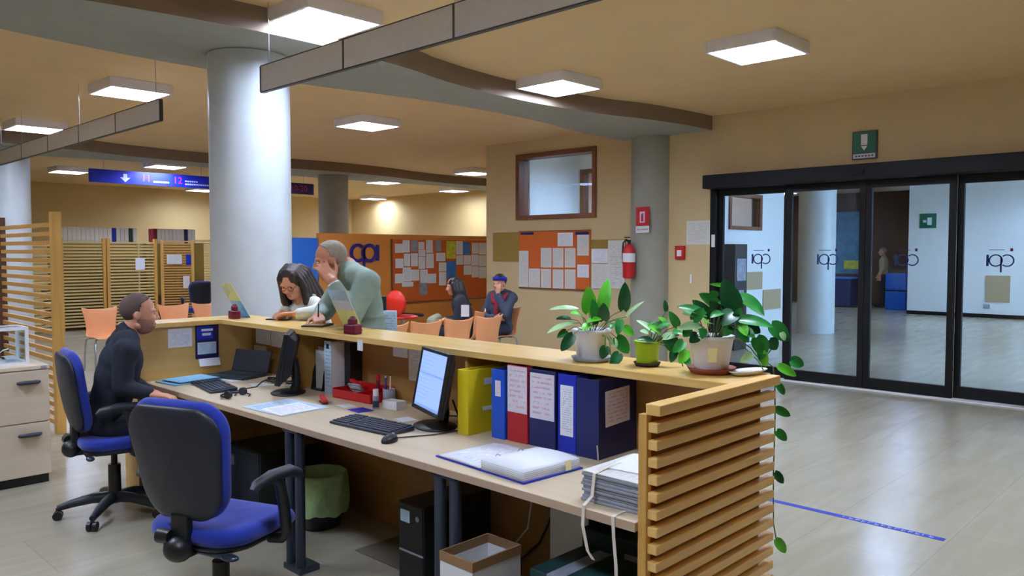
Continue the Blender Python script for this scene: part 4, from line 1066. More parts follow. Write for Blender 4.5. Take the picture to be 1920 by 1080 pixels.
holder('clear leaflet stand with a pale blue and cream sheet, before the column', ((2.66, 5.2, CZ + 0.002), (0.03, -0.1, 0), (-0.1, 0.07, 0.235)), False, ('thin_blue', 'thin_cream'))
def dispenser(label, loc_, rz):
    t = thing('pen_stand', label, 'pen stand', loc_, rz, 'burgundy stands on the counter')
    m = MB('burgundy'); m.box(-0.03, 0.03, -0.045, 0.045, 0, 0.055); m.build('block', t, bev=0.007)
    m = MB('burgundy'); m.box(-0.018, 0.018, -0.022, 0.022, 0.055, 0.085); m.cyl((0, 0, 0.085), (0, 0, 0.1), 0.02, 0.012, n=18); m.build('neck', t, bev=0.005)
    m = MB('dark_red'); m.box(-0.0315, -0.03, -0.03, 0.03, 0.015, 0.025); m.build('label_line', t)
    return t
d0 = dispenser('burgundy pen stand beside the leaflet in front of the leaning man', (2.56, 3.69, CZ), math.radians(10))
dup(d0, 'burgundy pen stand at the far corner of the counter, before the column', (2.59, 5.13, CZ), math.radians(-8))
t = thing('plastic_dish', 'shallow white plastic dish at the near corner of the counter', 'dish', (2.74, 1.398, CZ), math.radians(-12))
m = MB('white'); m.T = Matrix.Diagonal((1.35, 0.55, 1, 1)); m.lathe([(0, 0), (0.05, 0), (0.07, 0.014), (0.074, 0.016), (0.07, 0.018), (0.048, 0.005), (0, 0.004)]); m.build('dish_body', t)
MB('paper_w').sheet((-0.05, -0.015, 0.012), (0.1, 0, 0.002), (0, 0.03, 0), 0.001).build('slip', t)

# ------------------------------------------------------------------ under the desk
t = thing('computer_tower', 'black computer tower on the floor beside the near desk legs', 'computer', (2.23, 2.77, 0.0))
MB('black').box(0, 0.42, -0.088, 0.088, 0.012, 0.42).build('case', t, bev=0.004)
m = MB('black'); m.box(-0.006, 0, -0.084, 0.084, 0.016, 0.19).box(-0.006, 0, -0.084, 0.084, 0.2, 0.415); m.use('poster_grey').box(-0.0062, 0, -0.084, 0.084, 0.19, 0.2); m.build('front_panel', t, bev=0.002)
MB('paper_blue').box(-0.0075, -0.006, 0.005, 0.07, 0.33, 0.385).build('white_sticker', t)
MB('steel').cyl((-0.006, -0.05, 0.36), (-0.009, -0.05, 0.36), 0.012).build('power_button', t)
MB('black').box(0.02, 0.1, -0.088, -0.06, 0, 0.012).box(0.3, 0.4, -0.088, -0.06, 0, 0.012).box(0.02, 0.1, 0.06, 0.088, 0, 0.012).box(0.3, 0.4, 0.06, 0.088, 0, 0.012).build('foot', t)
t = thing('computer_tower', 'black computer tower lying in the dark under the desk behind the near chair', 'computer', (2.2, 4.28, 0.0))
MB('black').box(0, 0.42, -0.2, 0.2, 0.02, 0.42).build('case', t, bev=0.006)
m = MB('black_soft'); m.box(-0.006, 0, -0.19, 0.19, 0.03, 0.41); m.use('steel').box(-0.008, -0.006, 0.1, 0.14, 0.3, 0.36); m.build('front_panel', t, bev=0.002)
o = MB('mat').box(2.36, 2.68, 3.02, 3.4, 0.0005, 0.006).build('floor_mat', bev=0.002); tag(o, 'thin dark mat on the floor between bin and computer tower', 'mat')

t = thing('waste_bin', 'dark waste bin lined with a pale green bag under the desk', 'bin', (2.45, 3.87, 0))
MB('black').lathe([(0, 0), (0.105, 0), (0.118, 0.01), (0.145, 0.3), (0.142, 0.3), (0.115, 0.014), (0, 0.012)], n=32).build('bin_body', t)
m = MB('bag_green'); vs = []; fs = []; n = 56; k = 12
for j in range(k + 1):
    f = j / k; z = 0.31 - 0.22 * f
    for i in range(n):
        a = 2 * PI * i / n
        rr = 0.152 + 0.014 * math.sin(f * 2.4) + 0.004 * math.sin(9 * a + 4 * f) + 0.003 * math.sin(17 * a - 6 * f) * f
        vs.append((rr * math.cos(a), rr * math.sin(a), z + (0.006 * math.sin(5 * a) + 0.004 * math.sin(13 * a)) * f))
for j in range(k):
    for i in range(n): fs.append((j * n + i, (j + 1) * n + i, (j + 1) * n + (i + 1) % n, j * n + (i + 1) % n))
b = len(vs)
for j, (rr, z) in enumerate(((0.14, 0.312), (0.132, 0.29), (0.118, 0.2), (0.11, 0.12), (0.001, 0.11))):
    for i in range(n): vs.append((rr * math.cos(2 * PI * i / n), rr * math.sin(2 * PI * i / n), z))
for j in range(4):
    for i in range(n): fs.append((b + j * n + i, b + j * n + (i + 1) % n, b + (j + 1) * n + (i + 1) % n, b + (j + 1) * n + i))
for i in range(n): fs.append((i, (i + 1) % n, b + (i + 1) % n, b + i))
m.add(vs, [tuple(reversed(f)) for f in fs], True); m.build('bin_liner', t)

t = thing('cardboard_box', 'open white archive box with a brown rim under the desk', 'box', (2.025, 2.105, 0))
m = MB('white'); w_ = 0.125; l_ = 0.088; h_ = 0.45
m.box(-w_, w_, -l_, -l_ + 0.005, 0, h_ - 0.035); m.box(-w_, w_, l_ - 0.005, l_, 0, h_ - 0.035); m.box(-w_, -w_ + 0.005, -l_ + 0.005, l_ - 0.005, 0, h_ - 0.035); m.box(w_ - 0.005, w_, -l_ + 0.005, l_ - 0.005, 0, h_ - 0.035); m.box(-w_, w_, -l_, l_, 0, 0.004)
m.build('walls', t)
m = MB('cardboard'); m.box(-w_ - 0.002, w_ + 0.002, -l_ - 0.002, -l_ + 0.005, h_ - 0.035, h_); m.box(-w_ - 0.002, w_ + 0.002, l_ - 0.005, l_ + 0.002, h_ - 0.035, h_); m.box(-w_ - 0.002, -w_ + 0.005, -l_ + 0.005, l_ - 0.005, h_ - 0.035, h_); m.box(w_ - 0.005, w_ + 0.002, -l_ + 0.005, l_ - 0.005, h_ - 0.035, h_)
m.build('brown_rim', t)
m = MB('cardboard_in'); m.box(-w_ + 0.0052, w_ - 0.0052, -l_ + 0.0052, l_ - 0.0052, 0.005, 0.2); m.build('contents', t)
t = thing('archive_box', 'tall archive box with a white front and dark side beneath the tied files', 'box', (2.44, 2.02, 0))
MB('teal').box(0.004, 0.29, -0.1, 0.1, 0, 0.64).build('case', t, bev=0.003)
m = MB('white'); m.box(0.0, 0.004, -0.1, 0.1, 0, 0.64); m.build('white_front', t)
t = thing('archive_box', 'dark green archive box with a grey band lying at the foot of the slatted panel', 'box', (2.14, 1.66, 0))
MB('dark_green').box(-0.11, 0.19, -0.22, 0.2, 0, 0.44).build('case', t, bev=0.004)
MB('poster_grey').box(-0.1102, 0.1902, 0.06, 0.12, 0, 0.4405).build('grey_band', t)
t = thing('archive_box', 'second dark green archive box, upright behind the banded one', 'box', (2.45, 1.66, 0))
MB('dark_green').box(-0.1, 0.19, -0.24, 0.22, 0, 0.5).build('case', t, bev=0.004)
MB('poster_grey').box(-0.101, -0.1, -0.06, 0.02, 0.38, 0.45).build('front_label', t)
m = MB('black'); m.tube([(2.66, 2.86, 0.05), (2.7, 2.6, 0.03), (2.71, 2.42, 0.2), (2.7, 2.3, 0.42), (2.72, 2.36, 0.7)], 0.006, 6)
tag(m.build('power_cable'), 'black power cable hanging in the dark under the desk behind the tower', 'cable')
m = MB('white'); m.tube([(2.7, 2.62, 0.1), (2.715, 2.5, 0.25), (2.7, 2.45, 0.45), (2.715, 2.4, 0.7)], 0.004, 6)
tag(m.build('network_cable'), 'pale network cable under the desk, beside the black power cable', 'cable')

# strip of tape on the floor by the doors
t = thing('floor_tape', 'blue distance tape with pale lettering on the stone floor', 'tape', (4.66, 1.7, 0))
MB('tape').box(-0.025, 0.025, -0.48, 0.52, 0.0003, 0.0012).build('tape_strip', t)
m = MB('tape_text')
for i in range(14):
    y = 0.06 - i * 0.036
    m.box(-0.014, 0.014, y, y + 0.005, 0.0012, 0.0016)
    if i % 3: m.box(-0.014 if i % 2 else 0.008, -0.008 if i % 2 else 0.014, y - 0.018, y, 0.0012, 0.0016)
    if i % 4: m.box(-0.003, 0.003, y - 0.016, y, 0.0012, 0.0016)
m.build('lettering', t)
# ================================================================== office chairs
def make_office_chair(label, loc_, az):
    t = thing('office_chair', label, 'office chair', loc_, az, 'blue office chairs')
    tl = math.radians(9)
    TB = Matrix.Translation((-0.235, 0, 0.757)) @ Matrix.Rotation(-tl, 4, 'Y')
    def taper(mb, k):
        for i, p in enumerate(mb.v):
            q = TB.inverted() @ Vector(p)
            f = 1.0 - k * max(0.0, (0.1 - q.z)) / 0.33
            q.y *= f
            q.x += -0.03 * math.cos(q.z * 5.0) + 0.03
            mb.v[i] = tuple(TB @ q)
    m = MB('shell'); m.T = TB @ Matrix.Translation((-0.022, 0, 0)); m.rpanel(0.445, 0.455, 0.03, 0.11, 7, 0.035); taper(m, 0.22)
    sh = m.build('back_shell', t)
    m = MB('blue_cloth'); m.T = TB @ Matrix.Translation((0.014, 0, 0.004)); m.rpanel(0.468, 0.475, 0.05, 0.12, 7, 0.035); taper(m, 0.22)
    m.build('back_cushion', t)
    m = MB('black'); m.box(-0.225, -0.185, -0.04, 0.04, 0.4, 0.56); m.box(-0.245, -0.05, -0.035, 0.035, 0.385, 0.42); m.ell((-0.225, 0, 0.425), (0.05, 0.06, 0.05))
    m.build('back_bracket', t, bev=0.008)
    m = MB('black'); m.cyl((-0.23, 0.03, 0.47), (-0.23, 0.085, 0.47), 0.026, 0.03); m.build('knob', t, bev=0.003)
    m = MB('leg'); m.cyl((-0.16, -0.04, 0.4), (-0.16, -0.17, 0.395), 0.012); m.ell((-0.16, -0.19, 0.394), (0.022, 0.04, 0.014)); m.build('lever', t)
    S_ = Matrix.Translation((0.03, 0, 0.462)) @ Matrix.Rotation(-PI / 2, 4, 'Y')
    m = MB('blue_cloth'); m.T = S_; m.rpanel(0.48, 0.46, 0.075, 0.13, 7, 0.0); 
    for i, p in enumerate(m.v):
        x, y, z = p
        z -= 0.045 * max(0, (x - 0.1) / 0.16) ** 2; m.v[i] = (x, y, z)
    m.build('seat_cushion', t)
    m = MB('shell'); m.T = Matrix.Translation((0.03, 0, 0.418)) @ Matrix.Rotation(-PI / 2, 4, 'Y'); m.rpanel(0.44, 0.42, 0.04, 0.12, 7, 0.0); m.build('seat_shell', t)
    m = MB('black'); m.box(-0.12, 0.12, -0.09, 0.09, 0.375, 0.402); m.build('seat_mechanism', t, bev=0.01)
    for s in (1, -1):
        m = MB('black'); y = 0.285 * s
        m.tube([(0.06, 0.2 * s, 0.4), (0.06, 0.26 * s, 0.405), (0.06, y, 0.43), (0.045, y, 0.54), (0.02, y, 0.64), (-0.005, y, 0.672)], [0.02, 0.02, 0.022, 0.024, 0.022, 0.02], 10)
        m.build('arm_support', t)
        m = MB('black_soft'); m.tube([(-0.14, y, 0.655), (-0.12, y, 0.672), (-0.03, y, 0.684), (0.08, y, 0.68), (0.14, y, 0.655), (0.155, y, 0.63)], [0.014, 0.021, 0.026, 0.025, 0.02, 0.012], 12)
        m.build('armrest', t)
    m = MB('black'); m.cyl((0, 0, 0.28), (0, 0, 0.38), 0.018); m.cyl((0, 0, 0.1), (0, 0, 0.3), 0.036, 0.034, n=24); m.build('gas_lift', t)
    m = MB('black_soft'); m.cyl((0, 0, 0.075), (0, 0, 0.13), 0.05, 0.042, n=20)
    for i in range(5):
        a = 2 * PI * i / 5 + 0.35
        c, s_ = math.cos(a), math.sin(a)
        m.tube([(0.03 * c, 0.03 * s_, 0.105), (0.12 * c, 0.12 * s_, 0.105), (0.22 * c, 0.22 * s_, 0.088), (0.3 * c, 0.3 * s_, 0.068)], [0.034, 0.03, 0.024, 0.018], 10)
    m.build('star_base', t)
    for i in range(5):
        a = 2 * PI * i / 5 + 0.35
        c, s_ = math.cos(a), math.sin(a)
        m = MB('black'); p = Vector((0.3 * c, 0.3 * s_, 0)); q = Vector((-s_, c, 0))
        m.cyl(p + Vector((0, 0, 0.05)), p + Vector((0, 0, 0.07)), 0.011, n=10)
        cs = m.build('caster', t)
        m = MB('black')
        m.cyl(p - q * 0.026 + Vector((0, 0, 0.026)), p - q * 0.006 + Vector((0, 0, 0.026)), 0.026, n=18)
        m.cyl(p + q * 0.006 + Vector((0, 0, 0.026)), p + q * 0.026 + Vector((0, 0, 0.026)), 0.026, n=18)
        m.build('wheel', cs)
    return t
oc = make_office_chair('empty blue office chair in front, seen from behind, with charcoal back shell', (1.468, 3.06, 0), math.radians(22))
dup(oc, 'blue office chair the man in dark knit sits on', (1.715, 4.925, 0), math.radians(-8))
dup(oc, 'office chair with dark back half hidden beyond the slatted screens, left of the big column', (6.75, 14.8, 0), math.radians(80))

# ------------------------------------------------------------------ plywood waiting chairs
def chair_shell():
    prof = [(0.235, 0.425), (0.225, 0.445), (0.15, 0.452), (0.02, 0.438), (-0.1, 0.437), (-0.165, 0.45), (-0.205, 0.495), (-0.228, 0.57), (-0.25, 0.68), (-0.275, 0.785), (-0.285, 0.815)]
    hw = [0.2, 0.215, 0.222, 0.222, 0.215, 0.2, 0.185, 0.185, 0.2, 0.224, 0.232]
    ns = 12; m = MB('ply'); vs = []; fs = []
    for j, (x, z) in enumerate(prof):
        back = max(0, min(1, (j - 5) / 3.0))
        for i in range(ns + 1):
            s = -1 + 2 * i / ns
            e = 0.0
            zz_ = z
            if j == len(prof) - 1: zz_ = z - 0.045 * (1 - abs(s) ** 2.4) + 0.022
            vs.append((x + back * 0.055 * s * s + 0.012 * (1 - back) * 0, s * hw[j], zz_ + (1 - back) * 0.018 * abs(s) ** 3))
    for j in range(len(prof) - 1):
        for i in range(ns): fs.append((j * (ns + 1) + i, j * (ns + 1) + i + 1, (j + 1) * (ns + 1) + i + 1, (j + 1) * (ns + 1) + i))
    m.add(vs, fs, True)
    return m
def make_ply_chair(label, loc_, rz, group):
    t = thing('waiting_chair', label, 'chair', loc_, rz, group)
    o = chair_shell().build('seat_shell', t)
    s = o.modifiers.new('thickness', 'SOLIDIFY'); s.thickness = 0.014; s.offset = 0.0
    s2 = o.modifiers.new('smooth', 'SUBSURF'); s2.levels = 1; s2.render_levels = 1
    for sx in (1, -1):
        for sy in (1, -1):
            MB('steel').tube([(0.12 * sx, 0.16 * sy, 0.428), (0.17 * sx, 0.19 * sy, 0.41), (0.2 * sx, 0.205 * sy, 0.2), (0.21 * sx, 0.21 * sy, 0.0)], 0.011, 10).build('leg', t)
    MB('steel').tube([(0.12, 0.16, 0.424), (0.12, -0.16, 0.424)], 0.01, 8).build('seat_rail', t)
    MB('steel').tube([(-0.12, 0.16, 0.424), (-0.12, -0.16, 0.424)], 0.01, 8).build('seat_rail', t)
    return t
ga = 'plywood chairs right behind the counter'
pc = make_ply_chair('plywood chair right beside the standing man, first of the row behind the counter', (5.04, 6.79, 0), PI / 2, ga)
for x, lb in ((5.51, 'second plywood chair from the standing man in the row behind the counter'), (5.985, 'third plywood chair from the standing man, under the seated woman'), (6.458, 'plywood chair at the end of the counter row, in front of the seated man')):
    dup(pc, lb, (x, 6.79, 0), PI / 2)
gb = 'plywood chairs before the slatted screens'
for x, lb in ((3.77, 'plywood chair at the far left of the row before the slatted screens'), (4.26, 'plywood chair mostly hidden behind the head of the man in dark knit'), (4.75, 'plywood chair showing in front of the face of the man in dark knit'), (5.24, 'plywood chair next to the big column in the row before the screens')):
    c = dup(pc, lb, (x, 11.0, 0), -PI / 2); c['group'] = gb
c = dup(pc, 'plywood chair the seated woman in a dark coat sits on', (6.86, 7.45, 0), math.radians(120)); c['group'] = 'occupied plywood chairs'
c = dup(pc, 'plywood chair under the seated man with the blue headband', (7.43, 7.4, 0), math.radians(185)); c['group'] = 'occupied plywood chairs'

# red round chair and narrow totem
t = thing('red_chair', 'red plastic chair with a round back before the orange partition', 'chair', (7.2, 9.15, 0), math.radians(14))
m = MB('red_seat'); vs = []; fs = []; n = 32; k = 8
for side in (0, 1):
    for j in range(k + 1):
        r_ = 0.185 * j / k
        for i in range(n):
            a = 2 * PI * i / n
            vs.append((-0.17 + 0.05 * (r_ / 0.185) ** 2 - side * 0.03, r_ * math.cos(a), 0.815 + r_ * math.sin(a)))
q = (k + 1) * n
for j in range(k):
    for i in range(n):
        a, b, c, d = j * n + i, j * n + (i + 1) % n, (j + 1) * n + (i + 1) % n, (j + 1) * n + i
        fs.append((a, b, c, d)); fs.append((q + d, q + c, q + b, q + a))
for i in range(n): fs.append((k * n + i, k * n + (i + 1) % n, q + k * n + (i + 1) % n, q + k * n + i))
m.add(vs, fs, True); m.build('round_back', t)
m = MB('red_seat'); m.ell((0.06, 0, 0.6), (0.24, 0.2, 0.04)); m.build('seat', t)
m = MB('black'); m.cyl((0.27, -0.19, 0.62), (0.29, 0.19, 0.62), 0.025); m.build('front_edge', t)
m = MB('steel'); m.cyl((0.05, 0, 0.03), (0.05, 0, 0.58), 0.03); m.lathe([(0, 0), (0.22, 0), (0.22, 0.01), (0.04, 0.035), (0, 0.035)], (0.05, 0, 0)); m.build('pedestal', t)
t = thing('display_stand', 'narrow black display stand with pale leaflets right behind the standing man', 'display stand', (3.65, 4.87, 0), math.radians(-46))
MB('black').box(-0.03, 0.03, -0.02, 0.02, 0.02, 1.22).build('upright', t, bev=0.004); MB('black').box(-0.16, 0.16, -0.14, 0.14, 0, 0.02).build('base', t, bev=0.004)
m = MB('paper_blue'); m.T = Matrix.Rotation(math.radians(6), 4, 'X'); m.box(0.03, 0.13, -0.03, -0.02, 0.85, 1.13); m.build('leaflets', t)
t = thing('low_cabinet', 'small dark red cabinet behind the red round chair', 'cabinet', (6.9, 9.6, 0), math.radians(0))
MB('dark_red').box(-0.14, 0.14, -0.12, 0.12, 0.0, 0.93).build('body', t, bev=0.01); MB('red').box(-0.15, 0.15, -0.13, 0.13, 0.93, 0.95).build('top', t)
MB('white').box(-0.13, 0.13, -0.126, -0.12, 0.45, 0.7).build('paper_front', t)

# ------------------------------------------------------------------ filing cabinet with the clear box
t = thing('filing_cabinet', 'pale oak drawer cabinet with grey handles at the left edge', 'cabinet', (1.3, 5.92, 0))
MB('cab').box(-0.35, 0.358, 0.02, 0.44, 0.06, 0.775).build('body', t)
MB('cab').box(-0.36, 0.365, 0.0, 0.45, 0.775, 0.8).build('top', t, bev=0.002)
MB('black').box(-0.34, 0.35, 0.03, 0.42, 0.0, 0.06).build('plinth', t)
for z0, z1 in ((0.425, 0.768), (0.066, 0.418)):
    d = MB('cab').box(-0.348, 0.358, 0.0, 0.019, z0, z1).build('drawer', t, bev=0.0015)
    m = MB('key'); m.tube([(0.17, -0.004, z1 - 0.075), (0.18, -0.016, z1 - 0.075), (0.235, -0.02, z1 - 0.075), (0.29, -0.016, z1 - 0.075), (0.3, -0.004, z1 - 0.075)], [0.009, 0.013, 0.014, 0.013, 0.009], 10); m.build('handle', d)
MB('poster_grey').box(0.31, 0.345, -0.001, 0.0, 0.779, 0.796).build('lock_plate', t)
t = thing('ballot_box', 'clear acrylic box with white edges and folded papers on the filing cabinet', 'box', (1.38, 6.14, 0.8))
m = MB('white'); a = 0.19; b = 0.12; h_ = 0.255; e = 0.02
for x in (-a, a - e):
    for y in (-b, b - e): m.box(x, x + e, y, y + e, 0, h_)
for z in (0, h_ - e):
    for x in (-a, a - e): m.box(x, x + e, -b + e, b - e, z, z + e)
    for y in (-b, b - e): m.box(-a + e, a - e, y, y + e, z, z + e)
m.build('white_edges', t)
m = MB('acrylic'); m.box(-a + e, a - e, -b + 0.004, -b + 0.007, e, h_ - e); m.box(a - 0.007, a - 0.004, -b + e, b - e, e, h_ - e); m.box(-a + e, a - e, -b + e, b - e, h_ - 0.008, h_ - 0.005); m.build('clear_walls', t)
MB('white').box(-a + e, a - e, -b + e, b - e, 0, 0.004).build('bottom', t)
for i, (x, y, z, rz, rx) in enumerate(((0.1, -0.03, 0.05, 20, 25), (0.02, 0.02, 0.04, -30, -15), (-0.08, -0.02, 0.05, 50, 20), (0.08, 0.04, 0.09, 75, -22), (0.11, -0.01, 0.025, 5, 8))):
    p = thing('folded_paper', 'folded white paper inside the clear box, %s' % ['near its front corner', 'near the middle', 'at its left end', 'standing on top of the others', 'lying lowest at the front'][i], 'paper', (1.38 + x, 6.14 + y, 0.8 + z), 0, 'folded papers in the clear box')
    p.rotation_euler = (math.radians(rx), 0, math.radians(rz))
    m = MB('paper_w'); m.sheet((-0.04, -0.03, 0), (0.08, 0, 0), (0, 0.035, 0.004), 0.0015); m.sheet((-0.04, 0.005, 0.004), (0.08, 0, 0), (0, 0.03, -0.012), 0.0015); m.build('sheet', p)

# ------------------------------------------------------------------ slatted screens
def screen(label, x0, y0, x1, y1, h, pitch, sh, mat, post='pine_z', posts=(1, 1), pw=0.06, extra=None):
    L_ = math.hypot(x1 - x0, y1 - y0); az = math.atan2(y1 - y0, x1 - x0)
    t = thing('slatted_screen', label, 'screen', (x0, y0, 0), az, 'tall slatted wooden screens')
    m = MB(mat); z = 0.06
    while z < h - sh:
        m.box(pw * 0.4, L_ - pw * 0.4, -0.012, 0.012, z, z + sh); z += pitch
    m.build('slats', t)
    for k, x in enumerate((0, L_ - pw)):
        MB(post if posts[k] == 1 else posts[k]).box(x, x + pw, -0.035, 0.035, 0, h + 0.01).build('post', t, bev=0.003)
    return t
screen('tall slatted screen at the left edge behind the filing cabinet', 2.17, 7.42, 2.17, 9.22, 1.89, 0.078, 0.036, 'slat', 'pine_z', (1, 'brown_door'), 0.09)
s1 = screen('first far slatted screen, left part behind the first plywood chair', 5.0, 17.0, 5.84, 17.0, 1.82, 0.064, 0.036, 'slat_pale')
screen('middle far slatted screen carrying the white notice', 5.86, 17.0, 6.86, 17.0, 1.82, 0.064, 0.036, 'slat_pale')
screen('browner far slatted screen carrying a small blue card', 6.9, 16.9, 7.53, 16.7, 1.8, 0.055, 0.03, 'slat')
screen('far slatted screen just left of the big column with dark gaps', 7.65, 18.2, 9.2, 18.2, 1.86, 0.06, 0.03, 'slat_pale')
screen('far slatted screen seen edge to the left, behind the tall near screen', 3.9, 16.2, 4.95, 16.95, 1.82, 0.064, 0.036, 'slat_pale')
o = MB('paper_w').sheet((6.42, 16.984, 1.18), (0.19, 0, 0), (0, 0, 0.25), 0.002).build('notice'); tag(o, 'white notice on the middle far slatted screen', 'notice')
o = MB('sign_blue').sheet((7.36, 16.71, 1.28), (0.1, -0.03, 0), (0, 0, 0.22), 0.004).build('card'); tag(o, 'small blue card on the browner far screen', 'card')
o = MB('paper_grey').sheet((7.0, 16.82, 1.3), (0.28, -0.09, 0), (0, 0, 0.2), 0.003).build('notice'); tag(o, 'cream sheet beside the small blue card on the far screen', 'notice')
o = MB('paper_grey').sheet((7.3, 16.73, 0.78), (0.12, -0.04, 0), (0, 0, 0.26), 0.003).build('notice'); tag(o, 'small pale notice low on the browner far screen', 'notice')
for x0, x1, lb in ((5.0, 6.62, 'pale wide storage cabinet behind the two left far screens'), (6.8, 8.05, 'pale storage cabinet behind the browner far screen')):
    t = thing('storage_cabinet', lb, 'cabinet', ((x0 + x1) / 2, 17.55, 0)); w_ = (x1 - x0) / 2
    MB('cork').box(-w_, w_, -0.19, 0.2, 0.62, 1.74).build('body', t); MB('brown_door').box(-w_ + 0.02, w_ - 0.02, -0.18, 0.2, 0.0, 0.62).build('plinth', t)
    for k in (-1, 1): MB('cork').box(0.004 * k, (w_ - 0.01) * k, -0.205, -0.191, 0.64, 1.72).build('door', t)
def far_binders(x0, n, colors, rowname, grp):
    for i in range(n):
        c = colors.get(i, ('grey_f', 'white'))
        t = thing('binder', '%s binder, %s from the left %s' % (c[1], ORD[i], rowname), 'binder', (x0 + i * 0.084 + 0.04, 17.5, 1.74), 0, grp)
        MB(c[0] if c[0] != 'grey_f' else 'paper_grey').box(-0.04, 0.04, -0.13, 0.13, 0, 0.315).build('cover', t, bev=0.002)
        MB('white' if i not in colors else c[0]).box(-0.034, 0.034, -0.132, -0.13, 0.06, 0.29).build('spine_label', t)
far_binders(5.1, 18, {12: ('royal_f', 'royal blue'), 16: ('dark_green', 'dark green')}, 'on top of the left far cabinet', 'binders on the left far cabinet')
far_binders(6.95, 11, {0: ('dark_red', 'dark red'), 8: ('navy_f', 'dark blue')}, 'on top of the right far cabinet', 'binders on the right far cabinet')
t = thing('side_table', 'dark low table in the shade behind the far screens', 'table', (5.9, 18.6, 0))
MB('black').box(-0.7, 0.7, -0.35, 0.35, 0.7, 0.74).build('table_top', t)
for x in (-0.65, 0.65): MB('black').box(x - 0.02, x + 0.02, -0.3, 0.3, 0, 0.7).build('leg', t)

# ------------------------------------------------------------------ corridor beyond the doors
o = MB('mural').box(23.97, 23.999, 8.45, 9.9, 0.9, 2.75).build('wall_mural'); tag(o, 'blue green mural at the end of the corridor seen through the second leaf', 'mural')
o = MB('black').box(23.96, 23.999, 8.4, 9.95, 2.76, 2.86).build('picture_rail'); tag(o, 'dark rail above the blue green mural', 'rail')
o = MB('poster_yellow').box(23.955, 23.968, 8.7, 9.2, 1.05, 1.3).build('poster'); tag(o, 'yellow strip poster low on the blue green mural', 'poster')
t = thing('table', 'table draped with a dark blue cloth below the mural in the corridor', 'table', (22.9, 9.0, 0))
MB('navy_f').box(-0.5, 0.5, -0.6, 0.6, 0.04, 0.8).build('cloth', t, bev=0.03); MB('blue_wall').box(-0.52, 0.52, -0.62, 0.62, 0.8, 0.83).build('table_top', t, bev=0.004)
t = thing('crate', 'bright blue plastic crate stack in the corridor passage', 'crate', (22.6, 7.35, 0))
MB('blue_crate').box(-0.25, 0.25, -0.4, 0.12, 0, 0.5).build('lower_crate', t, bev=0.02); MB('blue_crate').box(-0.25, 0.25, -0.4, 0.12, 0.53, 0.98).build('upper_crate', t, bev=0.02); MB('black').box(-0.24, 0.24, -0.39, 0.11, 0.5, 0.53).build('gap_strip', t)
o = MB('green_sign').box(21.185, 21.199, 5.92, 6.3, 2.14, 2.5).build('exit_sign'); tag(o, 'small green exit sign on the white corridor wall', 'sign')
m = MB('sign_white'); m.box(21.18, 21.185, 6.02, 6.12, 2.22, 2.4).box(21.18, 21.185, 6.14, 6.22, 2.28, 2.34); m.build('pictogram', o)
o = MB('tan_board').box(21.18, 21.199, 4.32, 4.82, 0.38, 1.0).build('poster'); tag(o, 'tan poster on the white corridor wall behind the right glass pane', 'poster')
o = MB('poster_grey').box(21.18, 21.199, 4.72, 4.86, 0.22, 0.32).build('socket'); tag(o, 'small grey socket below the tan poster', 'socket')
o = MB('tan_board').box(12.08, 12.78, 6.285, 6.299, 0.92, 1.22).build('poster'); tag(o, 'tan poster on the white wall behind the first glass pane, upper one', 'poster')
o = MB('tan_board').box(12.82, 13.5, 6.285, 6.299, 0.55, 0.9).build('poster'); tag(o, 'tan poster on the white wall behind the first glass pane, lower one', 'poster')
t = thing('ticket_machine', 'tall black ticket machine behind the first glass door pane', 'machine', (11.55, 6.16, 0))
MB('black').box(-0.2, 0.2, -0.12, 0.13, 0, 1.68).build('case', t, bev=0.01); MB('poster_grey').box(-0.15, 0.15, -0.126, -0.12, 1.1, 1.45).build('screen', t); MB('steel').box(-0.08, 0.08, -0.13, -0.12, 0.85, 0.95).build('slot', t)
t = thing('round_table', 'pale round table with tan edge at the right picture edge, before the doors', 'table', (8.75, 1.22, 0))
MB('tan_board').lathe([(0, 0.0), (0.24, 0.0), (0.25, 0.02), (0.25, 0.03)], (0, 0, 0.62), 40).build('underside', t); MB('cab').lathe([(0.25, 0.0), (0.246, 0.012), (0, 0.012)], (0, 0, 0.65), 40).build('table_top', t)
MB('steel').cyl((0, 0, 0.02), (0, 0, 0.62), 0.03).build('pedestal', t); MB('steel').lathe([(0, 0), (0.2, 0), (0.2, 0.01), (0.03, 0.03), (0, 0.03)]).build('foot', t)
# ================================================================== pothos plants on the counter
def leaf(mb, base, tip, width, up, mat, cup=0.25, droop=0.15, roll=0.0):
    """heart shaped leaf from base to tip; up = rough normal; folded along the midrib, tip drooping"""
    b = Vector(base); t = Vector(tip); d = t - b; L_ = d.length; d.normalize()
    n = Vector(up); n = (n - d * n.dot(d)).normalized()
    if roll: n = Matrix.Rotation(roll, 3, d) @ n
    s = d.cross(n).normalized()
    nl = 9; ws = [-1, -0.66, -0.33, 0, 0.33, 0.66, 1]
    vs = []
    for i in range(nl + 1):
        f = i / nl
        wd = width * 0.5 * ((f + 0.02) ** 0.42) * ((1.0 - f) ** 0.72) * 2.05
        for k in ws:
            back = -0.1 * L_ * abs(k) * (1 - f) ** 3
            p = b + d * (L_ * f + back) + s * (k * wd) + n * (cup * abs(k) ** 1.4 * wd - droop * L_ * (f ** 2) + 0.04 * L_ * math.sin(f * PI))
            vs.append(p)
    m = len(ws); fs = []
    for i in range(nl):
        for k in range(m - 1): fs.append((i * m + k, i * m + k + 1, (i + 1) * m + k + 1, (i + 1) * m + k))
    mb.use(mat); mb.add(vs, fs, True)

